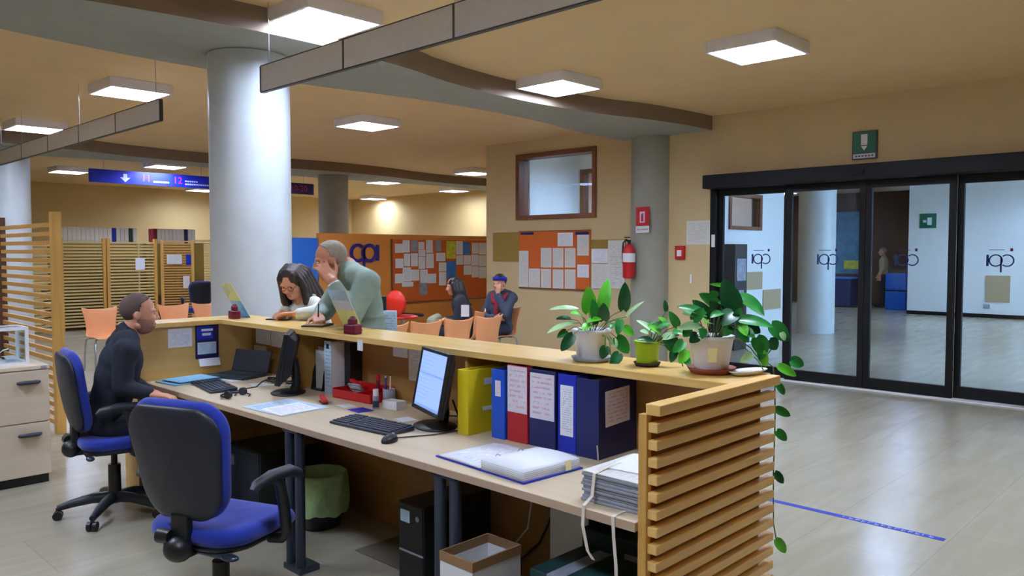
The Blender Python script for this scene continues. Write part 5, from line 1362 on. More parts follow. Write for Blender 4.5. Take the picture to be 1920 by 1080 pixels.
VR = Vector((0.692, -0.722, 0)); VU = Vector((0, 0, 1)); VD = Vector((-0.722, -0.692, 0))
def potplant(name, label, loc_, pot, leaves, stems, pot_label=None):
    """leaves: (base r,u,d, tip r,u,d, width, material[, up r,u,d])"""
    t = thing(name, label, 'plant', loc_)
    P = lambda q: VR * q[0] + VU * q[1] + VD * q[2]
    r0, r1, h_, mat = pot
    m = MB(mat); m.lathe([(0, 0), (r0, 0), (r0 + 0.002, 0.004), (r1 - 0.004, h_ - 0.014), (r1, h_ - 0.012), (r1 + 0.001, h_), (r1 - 0.005, h_), (r1 - 0.008, h_ - 0.02), (0, h_ - 0.02)], n=36)
    m.build('pot', t)
    if pot_label:
        m = MB('cream'); a0, a1, z0, z1 = pot_label; n = 8; vs = []
        for z in (z0, z1):
            rr = r0 + 0.002 + (r1 - r0 - 0.006) * z / h_ + 0.0012
            for i in range(n + 1):
                a = math.radians(a0 + (a1 - a0) * i / n); vs.append((rr * math.cos(a), rr * math.sin(a), z))
        m.add(vs, [(i, i + 1, n + 2 + i, n + 1 + i) for i in range(n)], True)
        m.build('label', t)
    m = MB('soil'); m.lathe([(r1 - 0.008, h_ - 0.016), (r1 * 0.5, h_ - 0.01), (0, h_ - 0.008)], n=24); m.build('soil', t)
    m = MB('stem')
    for s in stems: m.tube([P(q) for q in s], 0.0026, 6)
    fm = MB()
    for lf in leaves:
        b, tp, w_, mat = lf[:4]
        up = P(lf[4]) if len(lf) > 4 else VU * 0.75 + VD * 0.65
        leaf(fm, P(b), P(tp), w_, up, mat, 0.22, 0.12)
        # petiole back towards the pot
        pb = P(b); root = VU * (h_ - 0.012) + (P((b[0] * 0.25, 0, b[2] * 0.25)))
        if len(lf) <= 5 or not lf[5]:
            mid = (pb + root) * 0.5 + VU * 0.02
            m.tube([root, mid, pb], 0.0018, 5)
    m.build('stems', t)
    fm.build('leaves', t)
    return t
G, LG, PL, DK = 'leaf', 'leaf_light', 'leaf_pale', 'leaf_dark'
def conv(lst, cx, cy, ppm, h_):
    out = []
    for a in lst:
        (bx_, by, bd), (tx, ty, td), w_, mat = a[:4]
        q = [((bx_ - cx) / ppm, h_ + (cy - by) / ppm, bd), ((tx - cx) / ppm, h_ + (cy - ty) / ppm, td), w_ / ppm, mat]
        out.append(tuple(q) + tuple(a[4:]))
    return out
F_ = (0, 0.25, 1)
L1 = conv([((455, 300, 0.02), (448, 132, 0.05), 105, LG, F_), ((545, 300, 0.0), (588, 80, -0.01), 92, LG, F_), ((585, 150, -0.02), (590, 78, -0.03), 40, PL, F_), ((690, 285, 0), (694, 105, 0.03), 88, DK, F_), ((705, 330, 0.03), (805, 215, 0.05), 38, PL, (-.3, .8, .5)),
    ((372, 280, 0.03), (190, 262, 0.06), 52, PL, (0, .9, .5)), ((345, 372, 0.05), (170, 410, 0.1), 60, PL, (0, .9, .4)), ((330, 345, 0.02), (235, 335, 0.05), 45, DK), ((500, 350, 0.05), (470, 210, 0.08), 70, G, F_), ((545, 350, 0.06), (540, 235, 0.09), 80, DK, F_), ((400, 320, 0.04), (330, 290, 0.09), 60, LG),
    ((340, 440, 0.09), (262, 545, 0.1), 78, DK, F_), ((300, 420, 0.06), (240, 460, 0.08), 50, G, F_), ((640, 470, 0.02), (722, 575, 0.03), 95, G, F_), ((610, 480, 0.02), (640, 530, 0.04), 50, PL, F_), ((660, 350, 0.03), (640, 445, 0.06), 62, G, F_), ((690, 400, 0.02), (755, 455, 0.03), 60, LG, F_),
    ((560, 520, 0.075), (530, 600, 0.085), 70, DK, F_, True), ((650, 570, 0.06), (590, 645, 0.09), 78, DK, F_, True), ((450, 380, 0.07), (400, 400, 0.1), 60, LG), ((600, 370, 0.05), (590, 400, 0.08), 50, G, F_), ((440, 360, 0.05), (520, 330, 0.1), 60, LG), ((480, 370, 0.03), (560, 280, 0.05), 55, G, F_)], 475, 415, 1593, 0.125)
potplant('potted_pothos', 'pothos plant in a plain white pot, first on the counter from the left', (2.62, 2.05, CZ + 0.011), (0.058, 0.082, 0.125, 'pot_white'), L1,
   [((0.05, 0.11, 0.03), (0.07, 0.08, 0.06), (0.075, 0.02, 0.06)), ((0.03, 0.11, 0.05), (0.05, 0.1, 0.075), (0.05, 0.05, 0.075))])
L2 = conv([((880, 495, 0.04), (775, 470, 0.07), 62, DK), ((905, 440, 0.0), (790, 352, 0.0), 50, PL), ((880, 410, 0.02), (1000, 365, 0.03), 60, G), ((935, 440, 0.03), (850, 385, 0.05), 62, LG), ((955, 475, 0.03), (1060, 445, 0.04), 64, PL), ((985, 470, 0.02), (1000, 560, 0.05), 75, G, F_), ((1040, 470, 0.02), (960, 520, 0.06), 70, DK, F_), ((1000, 400, 0), (930, 330, 0.02), 50, LG),
   ((1060, 400, 0.0), (1000, 300, 0.02), 66, G, F_), ((990, 300, -0.02), (980, 225, -0.02), 36, DK, F_), ((1080, 440, 0.02), (1010, 430, 0.06), 66, G), ((1090, 500, 0.03), (1010, 560, 0.07), 72, G, F_), ((1110, 560, 0.03), (1060, 640, 0.05), 76, LG, F_), ((1030, 560, 0.03), (1000, 630, 0.06), 60, DK, F_), ((1100, 610, 0.03), (1130, 655, 0.05), 56, G, F_), ((860, 450, 0.02), (800, 420, 0.05), 50, PL), ((920, 400, -0.02), (870, 370, 0), 46, G)], 858, 500, 1671, 0.09)
potplant('potted_pothos', 'small pothos in a lime green pot, between the two white pots', (2.665, 1.8, CZ + 0.011), (0.041, 0.054, 0.09, 'lime'), L2, [((0.03, 0.08, 0.02), (0.08, 0.09, 0.02), (0.13, 0.03, 0.02), (0.14, -0.01, 0.02))])
L3 = conv([((1400, 345, 0.02), (1335, 110, 0.03), 150, DK, F_), ((1370, 160, 0.0), (1250, 145, 0.0), 30, LG, F_), ((1455, 235, 0.0), (1612, 345, 0.03), 125, G, (.3, .7, .8)), ((1420, 380, 0.05), (1645, 405, 0.07), 100, G), ((1385, 330, 0.05), (1290, 400, 0.1), 120, DK), ((1280, 280, 0.04), (1160, 205, 0.06), 82, G, F_), ((1260, 310, 0.06), (1215, 255, 0.09), 70, DK, F_), ((1285, 230, 0.03), (1235, 195, 0.04), 60, G, F_),
   ((1200, 345, 0.04), (1020, 278, 0.06), 82, G), ((1130, 350, 0.03), (1050, 330, 0.06), 70, PL), ((1160, 420, 0.05), (1010, 425, 0.08), 76, PL), ((1120, 380, 0.05), (1180, 300, 0.07), 78, G, F_), ((1300, 330, 0.06), (1210, 345, 0.11), 60, G), ((1440, 440, 0.06), (1500, 480, 0.1), 70, G, F_), ((1420, 400, 0.06), (1450, 470, 0.1), 76, LG, F_), ((1390, 380, 0.05), (1420, 300, 0.08), 60, G, F_), ((1180, 440, 0.06), (1160, 490, 0.1), 60, G, F_), ((1100, 440, 0.04), (1050, 480, 0.08), 80, G, F_), ((1330, 300, 0.02), (1290, 260, 0.05), 70, G),
   ((1350, 420, 0.07), (1300, 470, 0.11), 74, G, F_), ((1230, 400, 0.05), (1180, 380, 0.1), 80, LG), ((1380, 300, 0.0), (1440, 200, 0.0), 90, G, F_), ((1150, 480, 0.05), (1090, 520, 0.08), 76, DK, F_), ((1480, 420, 0.03), (1560, 460, 0.06), 90, DK, F_), ((1240, 360, 0.02), (1130, 250, 0.02), 80, DK, F_), ((1410, 440, 0.07), (1470, 520, 0.09), 70, G, F_),
   ((1550, 500, 0.03), (1600, 620, 0.05), 118, G, F_, True), ((1640, 520, 0.02), (1690, 580, 0.03), 92, DK, F_, True), ((1665, 420, 0.0), (1775, 525, 0.02), 116, G, F_, True), ((1720, 470, 0.02), (1740, 520, 0.03), 44, PL, F_, True), ((1570, 590, 0.04), (1610, 690, 0.05), 74, LG, F_, True), ((1510, 605, 0.05), (1430, 655, 0.06), 60, PL, F_, True), ((1800, 660, 0.0), (1885, 690, 0.01), 82, G, F_, True), ((1700, 690, 0.03), (1810, 750, 0.05), 66, LG, F_, True), ((1600, 560, 0.02), (1560, 640, 0.06), 70, DK, F_, True)], 1265, 490, 1766, 0.125)
lowL = [((0.250, -0.06, 0.01), (0.275, -0.1, 0.02), 0.03, G, F_, True), ((0.245, -0.155, 0.01), (0.300, -0.18, 0.02), 0.036, G, F_, True), ((0.250, -0.24, 0.01), (0.287, -0.275, 0.02), 0.038, G, F_, True), ((0.245, -0.4, 0.01), (0.277, -0.44, 0.02), 0.034, DK, F_, True), ((0.255, -0.66, 0.01), (0.290, -0.71, 0.02), 0.04, LG, F_, True)]
potplant('potted_pothos', 'largest pothos with trailing vines, in a white pot with a yellow label', (2.68, 1.52, CZ + 0.0185), (0.062, 0.085, 0.125, 'pot_white'), L3 + lowL,
   [((0.06, 0.12, 0.02), (0.1, 0.11, 0.03), (0.14, 0.08, 0.03), (0.16, 0.05, 0.04), (0.19, 0.04, 0.03), (0.23, 0.08, 0.01)), ((0.07, 0.12, 0.01), (0.12, 0.08, 0.02), (0.17, 0.03, 0.03), (0.19, -0.01, 0.04)), ((0.08, 0.115, 0.0), (0.15, 0.1, 0.0), (0.2, 0.03, 0.0), (0.235, 0.005, 0.0), (0.243, -0.05, 0.0), (0.246, -0.2, 0.0), (0.243, -0.4, 0.0), (0.246, -0.6, 0.0), (0.258, -0.68, 0.01))], (200, 226, 0.03, 0.085))
for lb, lc, r_, h_, mat in (('grey saucer under the first white flower pot', (2.62, 2.05, CZ), 0.085, 0.02, 'poster_grey'), ('dark saucer under the lime green pot', (2.665, 1.8, CZ), 0.055, 0.016, 'soil'), ('terracotta saucer under the white pot with the yellow label', (2.68, 1.52, CZ), 0.092, 0.024, 'terracotta')):
    o = MB(mat).lathe([(0, 0), (r_ * 0.82, 0), (r_, h_), (r_ - 0.004, h_), (r_ * 0.8, 0.0105 if h_ < 0.022 else 0.018), (0, 0.0105 if h_ < 0.022 else 0.018)], n=36).build('plant_saucer', loc=lc)
    tag(o, lb, 'saucer')
# ================================================================== people
def head_axes(fwd, up=(0, 0, 1), roll=0.0):
    F = Vector(fwd).normalized(); U = Vector(up); U = (U - F * U.dot(F)).normalized()
    if roll: U = Matrix.Rotation(roll, 3, F) @ U
    return F, U.cross(F).normalized(), U     # forward, left, up

def head_skin(m, c, ax, k=1.0, female=False):
    F, L_, U = ax; c = Vector(c)
    P = lambda f, l, u: c + F * f * k + L_ * l * k + U * u * k
    E_ = lambda p, r: m.ell(P(*p), (r[0] * k, r[1] * k, r[2] * k), ax)
    E_((-0.006, 0, 0.03), (0.098, 0.076, 0.09))
    E_((0.035, 0, -0.015), (0.066, 0.066, 0.082))
    jw = 0.052 if female else 0.06
    E_((0.036, 0, -0.065), (0.054, jw, 0.052))
    E_((0.07, 0, -0.095), (0.022, 0.026 if female else 0.032, 0.02))
    for s in (1, -1):
        E_((0.072, 0.032 * s, -0.03), (0.028, 0.026, 0.026))      # cheeks
        E_((0.084, 0.032 * s, 0.02), (0.016, 0.026, 0.01))        # brows
        E_((-0.004, 0.076 * s, -0.012), (0.02, 0.009, 0.031))     # ears
        m.capsule(P(0.005, 0.05 * s, -0.075), P(0.06, 0.022 * s, -0.095), 0.022 * k, 0.018 * k)
    m.capsule(P(0.09, 0, 0.012), P(0.113, 0, -0.03), 0.009 * k, 0.0135 * k)
    for s in (1, -1): E_((0.1, 0.012 * s, -0.034), (0.012, 0.009, 0.008))
    E_((0.091, 0, -0.062), (0.012, 0.024, 0.006)); E_((0.088, 0, -0.073), (0.012, 0.021, 0.0065))
    return P

def add_eyes(m, P, ax, k=1.0):
    for s in (1, -1):
        m.use('eye_white'); m.ell(P(0.0815, 0.031 * s, 0.002), (0.011 * k, 0.0135 * k, 0.008 * k), ax, 12, 8)
        m.use('pupil'); m.ell(P(0.0905, 0.031 * s, 0.001), (0.004 * k, 0.006 * k, 0.006 * k), ax, 10, 6)
    m.use('lip'); m.ell(P(0.099, 0, -0.0665), (0.005 * k, 0.022 * k, 0.0045 * k), ax, 12, 6)

def hand(m, wrist, d, palm, thumb, curl=0.5, spread=0.12, k=1.0, curls=None):
    """palm and five fingers: d = direction to the knuckles, palm = palm normal, thumb = side of the thumb"""
    w = Vector(wrist); d = Vector(d).normalized(); n = Vector(palm); n = (n - d * n.dot(d)).normalized()
    t = d.cross(n); t = t if t.dot(Vector(thumb)) > 0 else -t
    for i in range(4):
        o = (1.5 - i) * 0.0185
        m.capsule(w + t * o * 0.75 * k + d * 0.006 * k, w + d * 0.084 * k + t * o * k, 0.0145 * k, 0.0115 * k, 10, 4)
    m.capsule(w - d * 0.02 * k, w + d * 0.03 * k, 0.024 * k, 0.022 * k, 12, 4)
    L = (0.038, 0.044, 0.04, 0.031)
    for i in range(4):
        o = (1.5 - i) * 0.0185; s = (1.5 - i) * spread
        p = w + d * 0.086 * k + t * o * k
        q = d * math.cos(s) + t * math.sin(s)
        c = (curls[i] if curls else curl) * (0.85 + 0.12 * i)
        a = 0.35 * c
        for j, f in enumerate((1.0, 0.68, 0.55)):
            v = q * math.cos(a) + n * math.sin(a)
            e = p + v * L[i] * f * k
            m.capsule(p, e, (0.0092 - 0.0009 * j) * k, (0.0084 - 0.0009 * j) * k, 10, 4)
            p = e; a += c * (1.0 if j == 0 else 0.75)
    p = w + t * 0.024 * k + d * 0.02 * k
    for j, (ln, a, c) in enumerate(((0.042, 0.75, 0.25), (0.032, 0.45, 0.4), (0.026, 0.3, 0.55))):
        v = (d * math.cos(a) + t * math.sin(a)) * math.cos(c * curl) + n * math.sin(c * curl)
        e = p + v * ln * k
        m.capsule(p, e, (0.0135 - 0.0015 * j) * k, (0.012 - 0.0015 * j) * k, 10, 4); p = e

def chain(m, pts, rs, n=16):
    for i in range(len(pts) - 1): m.capsule(pts[i], pts[i + 1], rs[i], rs[i + 1], n, 5)

def torso(m, hip, chest, neck, left, g=0.0, shoulders=0.17, female=False):
    """ellipsoid built trunk: hip, chest and neck points, left unit vector; g grows it (clothes)"""
    hip, chest, neck, left = Vector(hip), Vector(chest), Vector(neck), Vector(left).normalized()
    u = (chest - hip).normalized(); f = left.cross(u).normalized()
    ax = (f, left, u); sp = (chest - hip).length
    m.ell(hip, (0.115 + g, 0.165 + g, 0.13 + g), ax)
    m.ell(hip.lerp(chest, 0.4), (0.105 + g, 0.145 + g, 0.17 + g), ax)
    m.ell(hip.lerp(chest, 0.75), (0.112 + g, 0.16 + g, 0.17 + g), ax)
    m.ell(chest, (0.11 + g, 0.165 + g, 0.13 + g), ax)
    top = neck - u * 0.05
    m.capsule(top - left * shoulders * 0.62, top + left * shoulders * 0.62, 0.06 + g, 0.06 + g)
    for s in (1, -1):
        m.capsule(neck - u * 0.012, chest + u * (top - chest).length * 0.6 + left * s * shoulders, 0.05 + g, 0.062 + g)
    return ax

def shoe(m, heel, d):
    h = Vector(heel); d = Vector(d).normalized()
    m.capsule(h + Vector((0, 0, 0.045)), h + d * 0.17 + Vector((0, 0, 0.035)), 0.042, 0.034)
    m.capsule(h + Vector((0, 0, 0.04)), h + Vector((0, 0, 0.1)), 0.04, 0.04)
    m.capsule(h + d * 0.1 + Vector((0, 0, 0.03)), h + d * 0.2 + Vector((0, 0, 0.03)), 0.042, 0.03)

def hair_cap(c, ax, k, r=(0.1015, 0.0795, 0.0935), off=(-0.008, 0, 0.031), cut=None, mat='hair_short', name='hair', parent=None, vox=0.006, extra=None, smooth=4):
    F, L_, U = ax; c = Vector(c)
    P = lambda f, l, u: c + F * f * k + L_ * l * k + U * u * k
    m = MB(mat); m.ell(P(*off), tuple(v * k for v in r), ax, 72, 48)
    if cut:
        keep = []
        for i, f in enumerate(m.f):
            q = sum((Vector(m.v[j]) for j in f), Vector()) / len(f) - c
            if cut(q.dot(F) / k, q.dot(L_) / k, q.dot(U) / k): keep.append(i)
        m.f = [m.f[i] for i in keep]; m.mi = [m.mi[i] for i in keep]; m.sm = [m.sm[i] for i in keep]; m.uv = [m.uv[i] for i in keep]
    o = m.build(name, parent)
    s = o.modifiers.new('thickness', 'SOLIDIFY'); s.thickness = 0.006; s.offset = -1
    return o

def person(label, build, mats):
    """build(m) adds the skin shapes; returns the continuous body as the top-level object"""
    m = MB(mats); P = build(m)
    return m, P

def finish_body(m, label, vox=0.0065, smooth=5, eyes=None, lipk=None):
    me = remeshed(m, vox, smooth, 'person_body')
    o = link('person', me); tag(o, label, 'person')
    if eyes:
        P, ax, k = eyes
        e = MB(); add_eyes(e, P, ax, k)
        # join the eyes and lips into the one body mesh
        base = len(me.vertices); bm = bmesh.new(); bm.from_mesh(me)
        nm = len(me.materials)
        for mt in e.mats: me.materials.append(mt)
        vv = [bm.verts.new(p) for p in e.v]
        for f, mi in zip(e.f, e.mi):
            fc = bm.faces.new([vv[i] for i in f]); fc.material_index = nm + mi; fc.smooth = True
        bm.to_mesh(me); bm.free()
    return o

def cloth(m, name, parent, vox=0.012, smooth=6):
    return link(name, remeshed(m, vox, smooth, name), parent)

# ---- 1 man in dark knit seated at the far end of the desk
def man_seated():
    az = math.radians(-14); f = Vector((math.cos(az), math.sin(az), 0)); l = Vector((-f.y, f.x, 0))
    hip = Vector((1.68, 4.92, 0.57)); chest = Vector((1.755, 4.895, 0.91)); neck = chest + Vector((0.035, -0.01, 0.185))
    hf = Vector((math.cos(math.radians(-22)), math.sin(math.radians(-22)), -0.04)); ax = head_axes(hf)
    hc = neck + Vector((0.055, -0.03, 0.1)); k = 0.96
    m = MB('skin'); P = head_skin(m, hc, ax, k)
    chain(m, [neck - Vector((0, 0, 0.06)), neck + Vector((0.025, -0.008, 0.01)), hc + Vector((-0.01, 0, -0.05))], [0.066, 0.058, 0.055])
    torso(m, hip, chest, neck, l, -0.012)
    rs = chest - l * 0.185 + Vector((0, 0, 0.085)); ls = chest + l * 0.185 + Vector((0, 0, 0.085))
    re = Vector((1.685, 4.69, 0.79)); rw = Vector((1.805, 4.595, 0.745))
    le = Vector((1.83, 5.07, 0.79)); lw = Vector((1.9, 4.9, 0.72))
    chain(m, [rs, re, rw], [0.052, 0.042, 0.029]); chain(m, [ls, le, lw], [0.052, 0.042, 0.029])
    hand(m, rw, (0.75, -0.62, -0.12), (0, 0, -1), (0.6, 0.7, 0), 0.7); hand(m, lw, (0.3, -0.9, -0.25), (0, 0, -1), (0.7, 0.5, 0), 0.6)
    kn = []
    for s in (1, -1):
        a = hip + l * 0.085 * s + f * 0.03 - Vector((0, 0, 0.02)); kk = a + f * 0.41 + l * 0.04 * s + Vector((0, 0, -0.02)); an = Vector((kk.x - 0.13, kk.y - 0.02, 0.1))
        kn.append((a, kk, an)); chain(m, [a, kk, an], [0.082, 0.055, 0.04]); m.capsule(an, an + f * 0.1 + Vector((0, 0, -0.05)), 0.035, 0.03)
    o = finish_body(m, 'person with cropped hair in a dark navy knit top, seated at the desk', 0.0065, 4, (P, ax, k))
    hair_cap(hc, ax, k, cut=lambda a, b, c: c > 0.06 + 0.75 * max(0, a - 0.01) - 0.06 * max(0, min(1, (0.02 - a) / 0.02)) or (a < -0.03 and c > -0.06), mat='hair_short', parent=o)
    hair_cap(hc, ax, k, (0.075, 0.069, 0.07), (0.028, 0, -0.062), lambda a, b, c: c < -0.035 and (c < -0.085 or abs(b) > 0.04 or a > 0.085 and c < -0.078), 'beard', 'beard', o)
    m = MB('navy_top'); torso(m, hip + Vector((0, 0, 0.03)), chest, neck - Vector((0, 0, 0.012)), l, 0.012)
    chain(m, [rs, re, rw - (rw - re).normalized() * 0.015], [0.066, 0.056, 0.04]); chain(m, [ls, le, lw - (lw - le).normalized() * 0.015], [0.066, 0.056, 0.04])
    m.capsule(neck - Vector((0, 0, 0.05)), neck - Vector((0, 0, 0.012)), 0.072, 0.067)
    cloth(m, 'knit_top', o, 0.01, 5)
    m = MB('jeans'); m.ell(hip, (0.13, 0.178, 0.115), (f, l, Vector((0, 0, 1))))
    for a, kk, an in kn: chain(m, [a, kk, an + Vector((0, 0, 0.03))], [0.096, 0.07, 0.056])
    cloth(m, 'trousers', o)
    for a, kk, an in kn:
        m = MB('shoe'); shoe(m, (an.x - 0.01, an.y, 0.0), f); me = remeshed(m, 0.008, 4, 'shoe')
        for v in me.vertices: v.co.z = max(v.co.z, 0.002)
        link('shoe', me, o)
    m = MB('poster_grey')
    for a, kk, an in kn[1:]: m.capsule(an + Vector((0, 0, 0.0)), an + Vector((0.003, 0, 0.05)), 0.047, 0.049)
    m.build('sock', o)
man_seated()

# ---- 2 woman with long brown hair at the counter, looking down
def woman_counter():
    az = math.radians(188); f = Vector((math.cos(az), math.sin(az), 0)); l = Vector((-f.y, f.x, 0))
    hip = Vector((3.12, 4.87, 0.88)); chest = Vector((3.01, 4.87, 1.12)); neck = chest + Vector((-0.045, 0.0, 0.135))
    hf = Vector((-0.74, -0.44, -0.5)); ax = head_axes(hf); k = 0.93
    hc = neck + Vector((-0.085, -0.01, 0.1))
    m = MB('skin'); P = head_skin(m, hc, ax, k, True)
    chain(m, [neck - Vector((0, 0, 0.05)), neck + Vector((-0.02, 0, 0.01)), hc + Vector((0.02, 0, -0.04))], [0.058, 0.048, 0.048])
    torso(m, hip, chest, neck, l, -0.022, 0.145)
    rs = chest - l * 0.16 + Vector((0, 0, 0.055)); ls = chest + l * 0.16 + Vector((0, 0, 0.055))
    re = Vector((2.96, 5.03, 1.15)); rw = Vector((2.82, 4.89, 1.142))
    le = Vector((2.92, 4.63, 1.15)); lw = Vector((2.79, 4.67, 1.145))
    chain(m, [rs, re, rw], [0.044, 0.036, 0.025]); chain(m, [ls, le, lw], [0.044, 0.036, 0.025])
    hand(m, rw, (-0.75, -0.6, -0.1), (0, 0, -1), (0.5, -0.8, 0.2), 0.7, 0.08, 0.9); hand(m, lw, (-0.45, 0.85, -0.05), (-0.3, -0.2, -1), (-0.9, -0.4, 0.3), 0.75, 0.08, 0.9)
    legs = []
    for s in (1, -1):
        a = hip + l * 0.08 * s - Vector((0, 0, 0.06)); kk = Vector((a.x + 0.0, a.y, 0.48)); an = Vector((a.x + 0.05, a.y, 0.09)); legs.append((a, kk, an)); chain(m, [a, kk, an], [0.078, 0.05, 0.036]); m.capsule(an, an + f * 0.1 - Vector((0, 0, 0.05)), 0.03, 0.028)
    o = finish_body(m, 'person with long dark brown hair at the counter, white top, looking down at a phone', 0.006, 4, (P, ax, k))
    F, L_, U = ax
    Q = lambda a, b, c: hc + F * a * k + L_ * b * k + U * c * k
    m = MB('hair_brown')
    # cap of hair in locks, parted, falling past the shoulders on both sides
    m.ell(Q(-0.018, 0, 0.034), (0.106 * k, 0.094 * k, 0.096 * k), ax)
    for i in range(9):
        b = -0.08 + 0.02 * i
        m.capsule(Q(0.03, b * 0.6, 0.105 - 3.0 * b * b), Q(-0.095, b * 0.8, 0.02), 0.02, 0.026)
    for s in (1, -1):
        for j in range(5):
            a0 = 0.03 - 0.035 * j
            crown = Q(a0 * 0.6, 0.05 * s, 0.09); top = Q(a0, 0.08 * s, 0.04); mid = Q(a0 - 0.01, 0.09 * s, -0.04)
            low = Vector((mid.x + 0.02 + 0.012 * j, mid.y - 0.012 * s * 0, mid.z - 0.1)); end = Vector((low.x + 0.03, low.y, low.z - 0.075 + 0.012 * j))
            chain(m, [crown, top, mid, low, end], [0.024, 0.022, 0.024, 0.026, 0.012], 10)
    for j in range(5):
        b = -0.06 + 0.03 * j
        chain(m, [Q(-0.09, b, 0.04), Q(-0.11, b, -0.06), Q(-0.1, b * 1.2, -0.06) + Vector((0.03, 0, -0.11))], [0.03, 0.032, 0.014], 10)
    # fringe
    for i in (0, 4): m.capsule(Q(0.05, -0.05 + 0.025 * i, 0.1 - 3.0 * (-0.05 + 0.025 * i) ** 2), Q(0.094 - 4.0 * (-0.06 + 0.03 * i) ** 2, -0.06 + 0.03 * i, 0.05), 0.015, 0.008)
    cloth(m, 'hair', o, 0.006, 3)
    m = MB('top_white'); torso(m, hip, chest, neck - Vector((0, 0, 0.015)), l, 0.0, 0.15)
    chain(m, [rs, re, rw - (rw - re).normalized() * 0.02], [0.06, 0.054, 0.038]); chain(m, [ls, le, lw - (lw - le).normalized() * 0.02], [0.06, 0.054, 0.038])
    cloth(m, 'knit_top', o, 0.009, 5)
    m = MB('scarf')
    for s in (1, -1): chain(m, [neck + l * 0.06 * s + Vector((0.03, 0, -0.01)), chest + l * 0.085 * s + f * 0.1, chest + l * 0.09 * s + f * 0.12 - Vector((0, 0, 0.2))], [0.03, 0.036, 0.03])
    cloth(m, 'open_vest', o, 0.008, 4)
    m = MB('jeans'); m.ell(hip - Vector((0, 0, 0.03)), (0.13, 0.165, 0.14), (f, l, Vector((0, 0, 1))))
    for a, kk, an in legs: chain(m, [a, kk, an], [0.092, 0.066, 0.05])
    cloth(m, 'trousers', o)
    for a, kk, an in legs:
        m = MB('shoe'); shoe(m, (an.x, an.y, 0.0), f); me = remeshed(m, 0.009, 3, 'shoe')
        for v in me.vertices: v.co.z = max(v.co.z, 0.002)
        link('shoe', me, o)
    F2 = head_axes(hf)
    g = MB('dark_red')
    for s in (1, -1):
        g.tube([Q(0.104, 0.031 * s + 0.024 * math.cos(a * PI / 8), 0.0 + 0.017 * math.sin(a * PI / 8)) for a in range(17)], 0.0022, 6, False)
        g.tube([Q(0.1, 0.056 * s, 0.006), Q(0.02, 0.08 * s, 0.008)], 0.002, 6)
    g.tube([Q(0.106, 0.008, 0.004), Q(0.106, -0.008, 0.004)], 0.002, 6); g.build('spectacles', o)
woman_counter()
t = thing('mobile_phone', 'dark phone lying on the counter under the hands of the woman looking down', 'phone', (2.745, 4.82, CZ), math.radians(25))
MB('black').box(-0.04, 0.04, -0.075, 0.075, 0.0005, 0.009).build('case', t, bev=0.003); MB('poster_blue').box(-0.035, 0.035, -0.065, 0.065, 0.009, 0.0096).build('screen', t)

